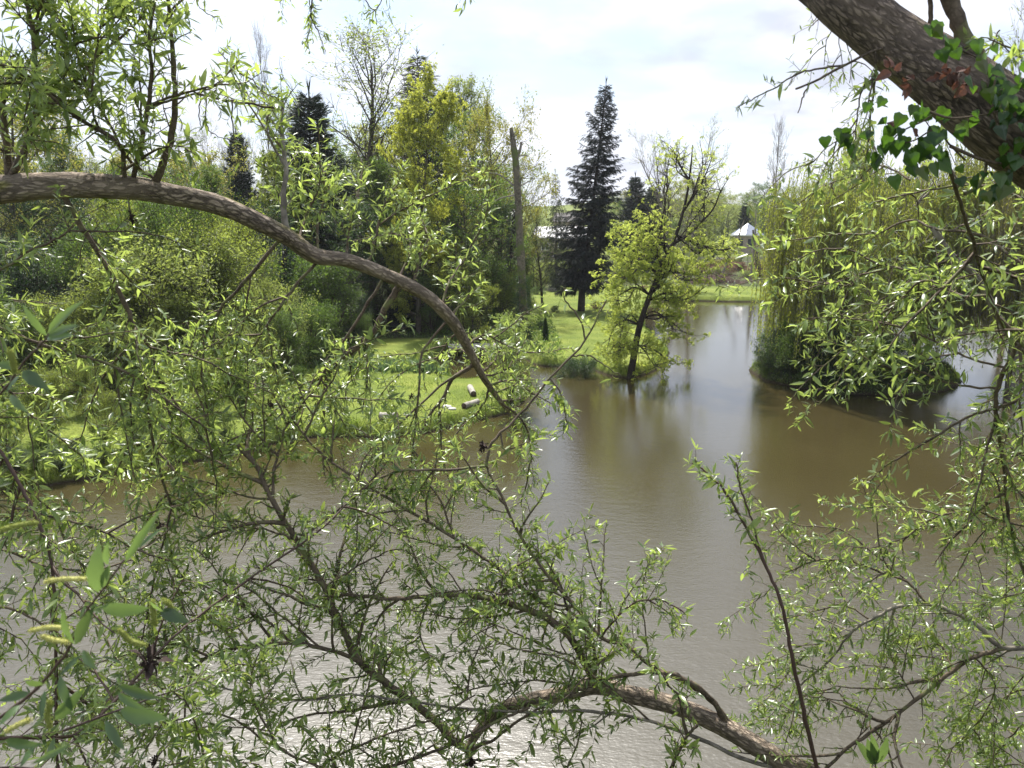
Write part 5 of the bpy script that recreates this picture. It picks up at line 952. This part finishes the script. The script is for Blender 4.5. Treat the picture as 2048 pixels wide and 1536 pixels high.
branch(W2, [(1620, 1560), (1500, 1522), (1400, 1478), (1300, 1442), (1180, 1422), (1070, 1425), (960, 1420), (830, 1405), (700, 1390), (560, 1400), (430, 1370)], (3.8, 4.0), (10, 4), .26, .075, off=7, start=.3, mat='palebark', o=LW)
branch(W2, [(935, 1500), (985, 1480), (1040, 1440), (1100, 1405)], (4.05, 4.0), (9, 5), .2, .3, off=0, own=False, o=LW)
branch(W2, [(740, 1545), (850, 1510), (920, 1480), (1000, 1440), (1060, 1415)], (3.9, 4.0), (8, 6), .25, .1, off=3, own=False, o=LW)
branch(W2, [(620, 1560), (660, 1520), (750, 1478), (860, 1440), (950, 1390)], (3.8, 4.0), (6, 4), .28, .06, off=5, o=LW)
branch(W2, [(1330, 1560), (1360, 1500), (1380, 1465), (1395, 1450)], (3.9, 3.9), (9, 7), .25, .06, off=1, start=.1, o=LW)
branch(W2, [(700, 1560), (560, 1500), (470, 1440), (400, 1430), (300, 1460), (220, 1500)], (3.7, 3.5), (6, 3), .3, .055, off=7, o=LW)
branch(W2, [(560, 1500), (520, 1430), (500, 1370), (520, 1300)], (3.7, 3.7), (5, 3), .28, .055, off=4, o=LW)
branch(W2, [(420, 1560), (400, 1480), (380, 1420), (340, 1380), (250, 1360)], (3.4, 3.2), (5, 3), .28, .055, off=5, o=LW)
branch(W2, [(235, 1580), (300, 1540), (420, 1520), (520, 1530)], (3.3, 3.3), (5, 3), .28, .055, off=4, o=LW)
branch(W2, [(1130, 1387), (1150, 1320), (1100, 1300), (1040, 1270), (960, 1240)], (4.2, 4.1), (5, 3), .26, .06, off=3, o=LW)
branch(W2, [(1235, 1375), (1140, 1368), (1060, 1362), (980, 1370), (900, 1390)], (4.1, 4.0), (5, 3), .26, .06, off=3, o=LW)
branch(W2, [(1202, 1275), (1230, 1240), (1270, 1205), (1320, 1200), (1370, 1225)], (4.1, 4.0), (5, 3), .24, .05, off=2, mat='redtwig', o=LW)
branch(W2, [(1300, 1330), (1290, 1260), (1285, 1180), (1300, 1110)], (4.1, 4.2), (4, 2), .2, .05, off=1, ls=.05, up=.4, droop=.1)
branch(W2, [(1250, 1290), (1215, 1200), (1185, 1130), (1168, 1060)], (4.2, 4.3), (4, 2), .13, .05, off=0, ls=.045, up=.3, droop=.1)
branch(W2, [(1160, 1223), (1120, 1190), (1080, 1180), (1020, 1190), (960, 1180), (860, 1185)], (4.25, 4.2), (5, 3), .25, .06, off=2, o=LW)
branch(W2, [(1300, 1442), (1250, 1400), (1200, 1360), (1130, 1320), (1010, 1290), (960, 1260)], (3.9, 3.9), (5, 3), .26, .06, off=3, o=LW)
branch(W2, [(1120, 1560), (1150, 1500), (1165, 1440)], (3.8, 3.9), (4, 3), .22, .05, off=2, o=LW)
for a in ([(600, 860), (640, 800), (670, 750), (690, 700)], [(520, 900), (480, 830), (450, 770)], [(430, 880), (400, 800), (360, 720)], [(700, 1000), (760, 940), (800, 880)], [(900, 1075), (880, 1000), (850, 960)], [(660, 1180), (720, 1130), (780, 1100)], [(480, 1290), (420, 1240), (360, 1230), (300, 1250)], [(420, 1312), (350, 1290), (280, 1300), (220, 1330)], [(345, 1375), (270, 1400), (180, 1390)], [(593, 1080), (530, 1060), (450, 1050), (380, 1030)], [(544, 1000), (480, 990), (400, 960), (330, 950)], [(475, 890), (400, 900), (320, 880), (240, 900)], [(860, 1192), (840, 1260), (860, 1320)], [(760, 1198), (700, 1240), (740, 1290)], [(1000, 1202), (1010, 1150), (1050, 1120)]):
    branch(W2, a, (4.4, 4.5), (5, 3), .28, .06, off=3, o=LW)
for px, py, d, s in ((965, 893, 4.35, .04), (941, 1520, 4.1, .06), (310, 1520, 3.3, .03)): gall(W2, px, py, d, s, 40)

# ---------------- right willow: leaning trunk, right-hand sprays, ivy
W3 = empty('willow_tree', (0, 0, 0), 'near willow with thick leaning trunk crossing the upper right corner', 'tree')
pts = [(2330, 420, 200, 2.4), (2200, 355, 185, 2.45), (2100, 300, 172, 2.5), (2010, 245, 158, 2.5), (1930, 185, 140, 2.55), (1860, 135, 122, 2.6), (1790, 85, 112, 2.65), (1700, 12, 104, 2.7), (1620, -60, 98, 2.8), (1500, -170, 92, 2.9), (1300, -380, 80, 3.1), (1000, -700, 60, 3.5), (700, -1000, 30, 4.2)]
A_ = np.vstack([[(3.7, 1.6, gz(3.7, 1.6) - .4), (3.6, 1.8, 6.3), (3.2, 2.0, 7.4)], [at(a, b_, d_) for a, b_, t_, d_ in pts]]); ra = np.array([.3, .24, .19] + [t_ / 2 * d_ / F * .93 for a, b_, t_, d_ in pts]); P3 = smooth_path(A_, 14); r3 = np.interp(np.linspace(0, len(A_) - 1, len(P3)), np.arange(len(A_)), ra)
PATHS[W3.name] = [P3]; bigtube(W3, 'trunk', P3, r3, 'trunk', 64, .04, 3, 30)
branch(W3, [(1985, 175), (1960, 130), (1935, 90), (1912, 35), (1885, -40), (1860, -120)], (2.55, 2.6), (34, 24), .3, .3, start=.6, own=False, sides=12, mat='twig', ls=.055, up=.3, droop=0)
branch(W3, [(1850, 95), (1858, 60), (1862, 0), (1866, -80)], (2.5, 2.5), (9, 9), .2, .5, own=False, start=.7, up=.3, droop=0)
branch(W3, [(1975, 165), (1915, 120), (1845, 75), (1790, 30), (1755, -20), (1730, -60)], (2.45, 2.6), (9, 7), .2, .5, own=False, start=.7, up=.3, droop=0)
branch(W3, [(1852, 80), (1790, 90), (1740, 105), (1685, 132), (1640, 158), (1592, 178)], (2.42, 2.4), (6, 4), .1, .5, own=False, start=.8, k=1, up=0, droop=0)
branch(W3, [(1690, 128), (1640, 138), (1590, 150), (1545, 178), (1500, 200), (1475, 215)], (2.4, 2.4), (4, 2), .07, .025, ls=.032, k=2.4, depth=0, start=.25, up=0, droop=0)
branch(W3, [(1606, 175), (1606, 192), (1597, 225)], (2.4, 2.4), (4, 2), 0, own=False)
branch(W3, [(1748, 105), (1750, 150), (1742, 220), (1735, 300), (1722, 360)], (2.45, 2.5), (5, 3), .16, .05, ls=.038, off=1, o=dn)
branch(W3, [(1748, 145), (1725, 180), (1715, 240), (1705, 340)], (2.5, 2.5), (4, 2), .14, .05, ls=.036, off=1, o=dn)
for i, a in enumerate(([(1670, 35), (1655, 80), (1648, 130)], [(1690, 50), (1680, 100), (1690, 160)], [(1640, 10), (1635, 30), (1625, 50)], [(1700, 60), (1702, 110), (1700, 165)])):
    branch(W3, a, (2.7, 2.9), (2, 1.2), .12, .05, ls=.028, k=2.4, start=.45, own=False, off=1, o=dn)
branch(W3, [(1720, 260), (1700, 270), (1660, 290), (1620, 330)], (2.5, 2.6), (3, 2), .18, .05, ls=.038, off=2, o=dn)
branch(W3, [(1820, 360), (1760, 330), (1720, 350), (1670, 345)], (2.5, 3.0), (4, 2), .2, .05, ls=.045, off=2, up=.1, droop=.3)
branch(W3, [(2000, 60), (1985, 90), (1960, 110), (1935, 125)], (2.5, 2.5), (3, 2), .12, .05, ls=.05, k=2, depth=0, own=False, o=up)
branch(W3, [(2080, 110), (2020, 95), (1975, 75), (1950, 80)], (2.5, 2.5), (4, 2), .14, .05, ls=.045, k=2.4, depth=0, o=up)
branch(W3, [(2100, 160), (2050, 120), (2020, 105), (2000, 80)], (2.5, 2.5), (4, 2), .14, .05, ls=.045, k=2.4, depth=0, o=up)
# overhead twigs hanging from the out-of-sight upper trunk
OH = dict(ls=.04, k=2.6, depth=1, up=-.3, droop=.6)
for a, d_ in (([(640, -60), (620, 0), (622, 40), (610, 90)], 4.2), ([(622, 35), (640, 70), (650, 110)], 4.2), ([(700, -70), (730, 0), (750, 25), (752, 50)], 4.0), ([(780, -60), (770, -10), (740, 30)], 4.0), ([(930, -80), (932, -20), (930, 10)], 4.0), ([(360, -70), (390, -20), (400, 15), (430, 35)], 4.0), ([(340, -70), (360, -10), (375, 25)], 4.0), ([(590, -60), (575, -20), (560, 5)], 4.0)):
    up3 = P3[np.argmin(np.abs(P3[:, 2] - 11.0) + (np.arange(len(P3)) < len(P3) - 40) * 100)]
    branch(W3, a, (d_, d_), (2.5, 1.2), .12, .035, start=.3, pre=[up3, (up3 + at(*a[0], d_)) / 2 + np.array([0, 0, .35])], own=False, o=OH)
RW = dict(ls=.05, up=.05, droop=.4)
branch(W3, [(1890, 305), (1911, 376), (1934, 446), (1956, 520), (1979, 590), (2010, 660), (2060, 720)], (2.5, 3.4), (8, 6), .3, .09, off=5, start=.35, o=RW)
preR = lambda z_: [(3.6, 1.8, z_), (3.0, 2.6, z_ + .2)]
branch(W3, [(2140, 640), (2048, 684), (2016, 725), (1996, 775), (1992, 826), (2000, 880), (2008, 935), (2018, 1040), (2045, 1140), (2080, 1200)], (3.2, 3.6), (10, 6), .3, .06, off=8, start=.1, pre=preR(6.4), o=RW)
branch(W3, [(2010, 730), (1931, 713), (1845, 672), (1790, 650), (1743, 638)], (3.3, 3.7), (5, 3), .24, .045, off=4, start=.2, o=RW)
branch(W3, [(1995, 770), (1950, 775), (1880, 760), (1830, 740), (1770, 735), (1750, 700)], (3.4, 3.7), (5, 3), .24, .045, off=4, start=.2, o=RW)
branch(W3, [(2120, 780), (2048, 798), (1990, 816), (1931, 836), (1863, 877), (1800, 915), (1777, 928), (1733, 968)], (3.2, 3.8), (7, 3), .12, .04, off=3, ls=.05, start=.35, up=.1, droop=.3, pre=preR(6.1), catk=.3)
branch(W3, [(2140, 560), (2048, 530), (1960, 470), (1880, 460), (1820, 440), (1760, 465), (1710, 470)], (3.2, 4.2), (7, 3), .26, .07, off=4, start=.2, pre=preR(6.8), o=RW)
branch(W3, [(2140, 470), (2048, 400), (1960, 370), (1860, 380), (1800, 392), (1745, 405)], (3.2, 4.2), (6, 3), .24, .07, off=3, start=.2, pre=preR(7.0), o=RW)
branch(W3, [(1960, 470), (1900, 520), (1820, 540), (1760, 530), (1710, 560), (1680, 580)], (3.5, 4.2), (6, 3), .27, .055, off=5, start=.15, o=RW)
branch(W3, [(1979, 590), (1920, 590), (1850, 560), (1800, 600), (1750, 640), (1710, 690)], (3.5, 4.2), (6, 3), .27, .055, off=5, start=.15, o=RW)
branch(W3, [(1863, 467), (1905, 510), (1951, 552), (2000, 638), (2034, 684), (2100, 760)], (4.6, 4.2), (11, 15), .3, .3, off=0, start=.2, own=False, mat='palebark', o=RW)
branch(W3, [(1760, 530), (1700, 500), (1640, 500), (1570, 530)], (3.9, 4.2), (4, 2), .1, .05, off=0, ls=.055, up=0, droop=.3)
branch(W3, [(2140, 880), (2060, 900), (1990, 930), (1950, 990), (1900, 1040), (1840, 1060)], (3.3, 3.8), (6, 3), .28, .05, off=6, start=.15, pre=preR(5.8), o=RW)
branch(W3, [(2150, 1080), (2080, 1060), (2000, 1040), (1940, 1020), (1860, 1040), (1800, 1090), (1780, 1150)], (3.4, 3.8), (6, 3), .28, .05, off=6, start=.15, pre=preR(5.4), o=RW)
branch(W3, [(2160, 1310), (2080, 1297), (2000, 1292), (1950, 1246), (1900, 1222), (1855, 1208), (1800, 1212), (1740, 1240), (1700, 1268), (1660, 1320), (1600, 1370)], (3.6, 4.2), (12, 4), .26, .065, off=7, start=.2, pre=preR(5.0), mat='palebark', o=RW)
branch(W3, [(1852, 1208), (1815, 1165), (1760, 1145), (1700, 1122), (1640, 1120), (1570, 1145)], (3.8, 4.2), (6, 3), .26, .05, off=4, start=.15, o=RW)
branch(W3, [(1815, 1165), (1740, 1100), (1680, 1060), (1600, 1050), (1560, 1035)], (3.9, 4.3), (4, 2), .22, .05, off=3, start=.15, o=RW)
branch(W3, [(2010, 1290), (1960, 1310), (1905, 1342), (1830, 1402), (1750, 1460), (1690, 1500), (1640, 1550)], (3.7, 3.9), (10, 7), .24, .12, off=4, start=.1, own=False, o=RW)
branch(W3, [(1752, 1458), (1775, 1500), (1795, 1560)], (3.8, 3.7), (5, 4), .2, .3, own=False, o=RW)
for a in ([(1830, 1402), (1800, 1350), (1780, 1300), (1800, 1240)], [(1905, 1342), (1880, 1290), (1830, 1300)], [(1700, 1500), (1740, 1440), (1690, 1400), (1660, 1360)], [(1950, 1310), (1990, 1370), (1960, 1440), (1900, 1500)], [(2100, 1400), (2040, 1380), (1980, 1420), (1930, 1480)], [(2120, 1480), (2050, 1450), (2000, 1500), (1960, 1560)], [(2100, 1180), (2040, 1170), (1990, 1200), (1940, 1180)], [(2080, 1000), (2030, 980), (1980, 970), (1920, 950)], [(1740, 1240), (1690, 1210), (1640, 1220), (1560, 1240)], [(1700, 1268), (1640, 1290), (1590, 1330), (1540, 1390)], [(2010, 1290), (1980, 1240), (1990, 1180)], [(1640, 1350), (1590, 1400), (1560, 1460)], [(2120, 1330), (2060, 1340), (2010, 1400)], [(2120, 1560), (2040, 1530), (1960, 1540)]):
    branch(W3, a, (3.8, 4.1), (4, 2.5), .25, .05, off=4, o=RW)
# ivy on the leaning trunk
iv = empty('ivy', (0, 0, 0), 'glossy ivy creeping over the leaning trunk and hanging below it', 'ivy'); rng = rg(300)
def vine(pts, d, th): 
    s2 = MB(); P, r_ = trace(pts, d, d, th, th * .6); tube(s2, P, r_, 6); s2.build('stem', M['twig'], iv, smooth=True)
vine([(1855, 222), (1900, 236), (1950, 232), (2000, 222), (2060, 210)], 2.36, 5); vine([(1900, 292), (1960, 318), (2010, 328), (2080, 330)], 2.38, 7); vine([(1928, 388), (1955, 375), (1970, 345), (1972, 320)], 2.4, 8); vine([(1880, 215), (1850, 240), (1800, 265), (1770, 300)], 2.4, 4); vine([(2060, 330), (2030, 300), (2000, 260), (1985, 210), (1990, 160)], 2.36, 5); vine([(1930, 320), (1900, 290), (1870, 260), (1830, 280), (1790, 290)], 2.4, 4); vine([(1985, 165), (1960, 120), (1920, 100), (1890, 80)], 2.42, 4)
regs = [((1690, 272), 22, 7), ((1780, 270), 20, 6), ((1815, 290), 28, 12), ((1760, 300), 22, 6), ((1850, 300), 22, 7), ((1880, 305), 22, 6), ((1835, 215), 18, 5), ((1780, 215), 14, 4), ((1900, 250), 26, 5), ((1985, 180), 22, 7), ((2030, 220), 32, 20), ((2040, 300), 30, 12), ((1990, 360), 18, 6), ((2000, 385), 14, 5), ((1980, 140), 30, 8), ((2035, 165), 22, 9), ((1878, 45), 12, 3), ((1895, 75), 20, 5), ((1955, 345), 25, 5), ((1860, 245), 20, 5), ((2080, 260), 40, 20)]
LP, LD, LU, LS = [], [], [], []
for (cx_, cy_), rr_, n in regs:
    for i in range(int(n * 1.3)):
        LP.append(at(cx_ + rng.normal(0, rr_), cy_ + rng.normal(0, rr_ * .75), rng.uniform(2.3, 2.42))); LD.append(np.array([rng.normal(0, .45), rng.normal(0, .3), -1.0])); LU.append(np.array([rng.normal(0, .5), -1, .3 + rng.normal(0, .4)])); LS.append(rng.uniform(.024, .052))
mb = MB(); scatter(mb, ivyleaf(), LP, LD, LS, rng, up=np.array(LU), roll=.3); o_ = mb.build('leaves', M['ivy'], iv); 
dl = MB(); LP, LD, LS = [], [], []
for (cx_, cy_), n in (((1782, 140), 5), ((1815, 158), 5), ((1885, 155), 6), ((1915, 150), 7), ((1930, 168), 4), ((1795, 252), 2), ((1825, 255), 2)):
    for i in range(n): LP.append(at(cx_ + rng.normal(0, 9), cy_ + rng.normal(0, 7), 2.5 - .13 + rng.normal(0, .01))); LD.append(rng.normal(0, 1, 3) * [1, .3, .5]); LS.append(rng.uniform(.022, .042))
scatter(dl, lancet(.85, .35, .25), LP, LD, LS, rng, up=np.tile([[0, -1, .3]], (len(LP), 1)), roll=.6); tag(dl.build('dead_leaves', M['deadleaf']), 'curled red brown dead leaves caught on the leaning trunk', 'dead leaves')

# ---------------- upright shoots springing up from below
S1 = empty('willow_shoot', (0, 0, 0), 'single dark willow shoot rising in front of the open water at lower right', 'willow shoot')
q_ = at(1650, 1600, 3.2); pre_ = [(q_[0] + .15, q_[1] - .2, gz(q_[0] + .15, q_[1] - .2) - .1), (q_[0] + .05, q_[1] - .05, q_[2] - .5)]
branch(S1, [(1650, 1600), (1620, 1480), (1600, 1385), (1580, 1290), (1562, 1205), (1540, 1150), (1500, 1070), (1462, 1000), (1430, 960), (1385, 925)], (3.2, 3.5), (11, 4), .13, .04, off=0, start=.78, k=3.4, ls=.06, up=.3, droop=0, own=False, pre=pre_, mat='redtwig')
branch(S1, [(1540, 1150), (1518, 1095), (1500, 1030), (1480, 975), (1472, 925)], (3.3, 3.4), (5, 3), .12, .035, off=0, start=.2, k=3, ls=.055, up=.4, droop=0, mat='redtwig')
branch(S1, [(1606, 1440), (1590, 1425), (1560, 1410)], (3.2, 3.2), (3, 2), .06, .03, k=2, ls=.055, up=.4, droop=0)
S2 = empty('willow_shoot', (0, 0, 0), 'shoot tip with pale leaves poking up at the bottom edge', 'willow shoot')
q_ = at(1750, 1620, 2.6); branch(S2, [(1750, 1620), (1752, 1560), (1750, 1520)], (2.6, 2.6), (5, 3), .05, .02, k=2, ls=.05, up=.6, droop=0, pre=[(q_[0], q_[1], gz(q_[0], q_[1]) - .1)])
mb = MB()
for b_ in ((1722, 1490), (1750, 1478), (1780, 1485), (1740, 1488)):
    p0, p1 = at(1750, 1530, 2.6), at(*b_, 2.55); v = p1 - p0; scatter(mb, lancet(.26, .1, .05), [p0], [v], [np.linalg.norm(v)], rng, up=[[0, -1, .3]], roll=.2)
mb.build('leaf_tuft', M['willow_near'], S2, smooth=True)
print('branches', NB[0], 'faces', sum(len(o.data.polygons) for o in bpy.data.objects if o.type == 'MESH'))
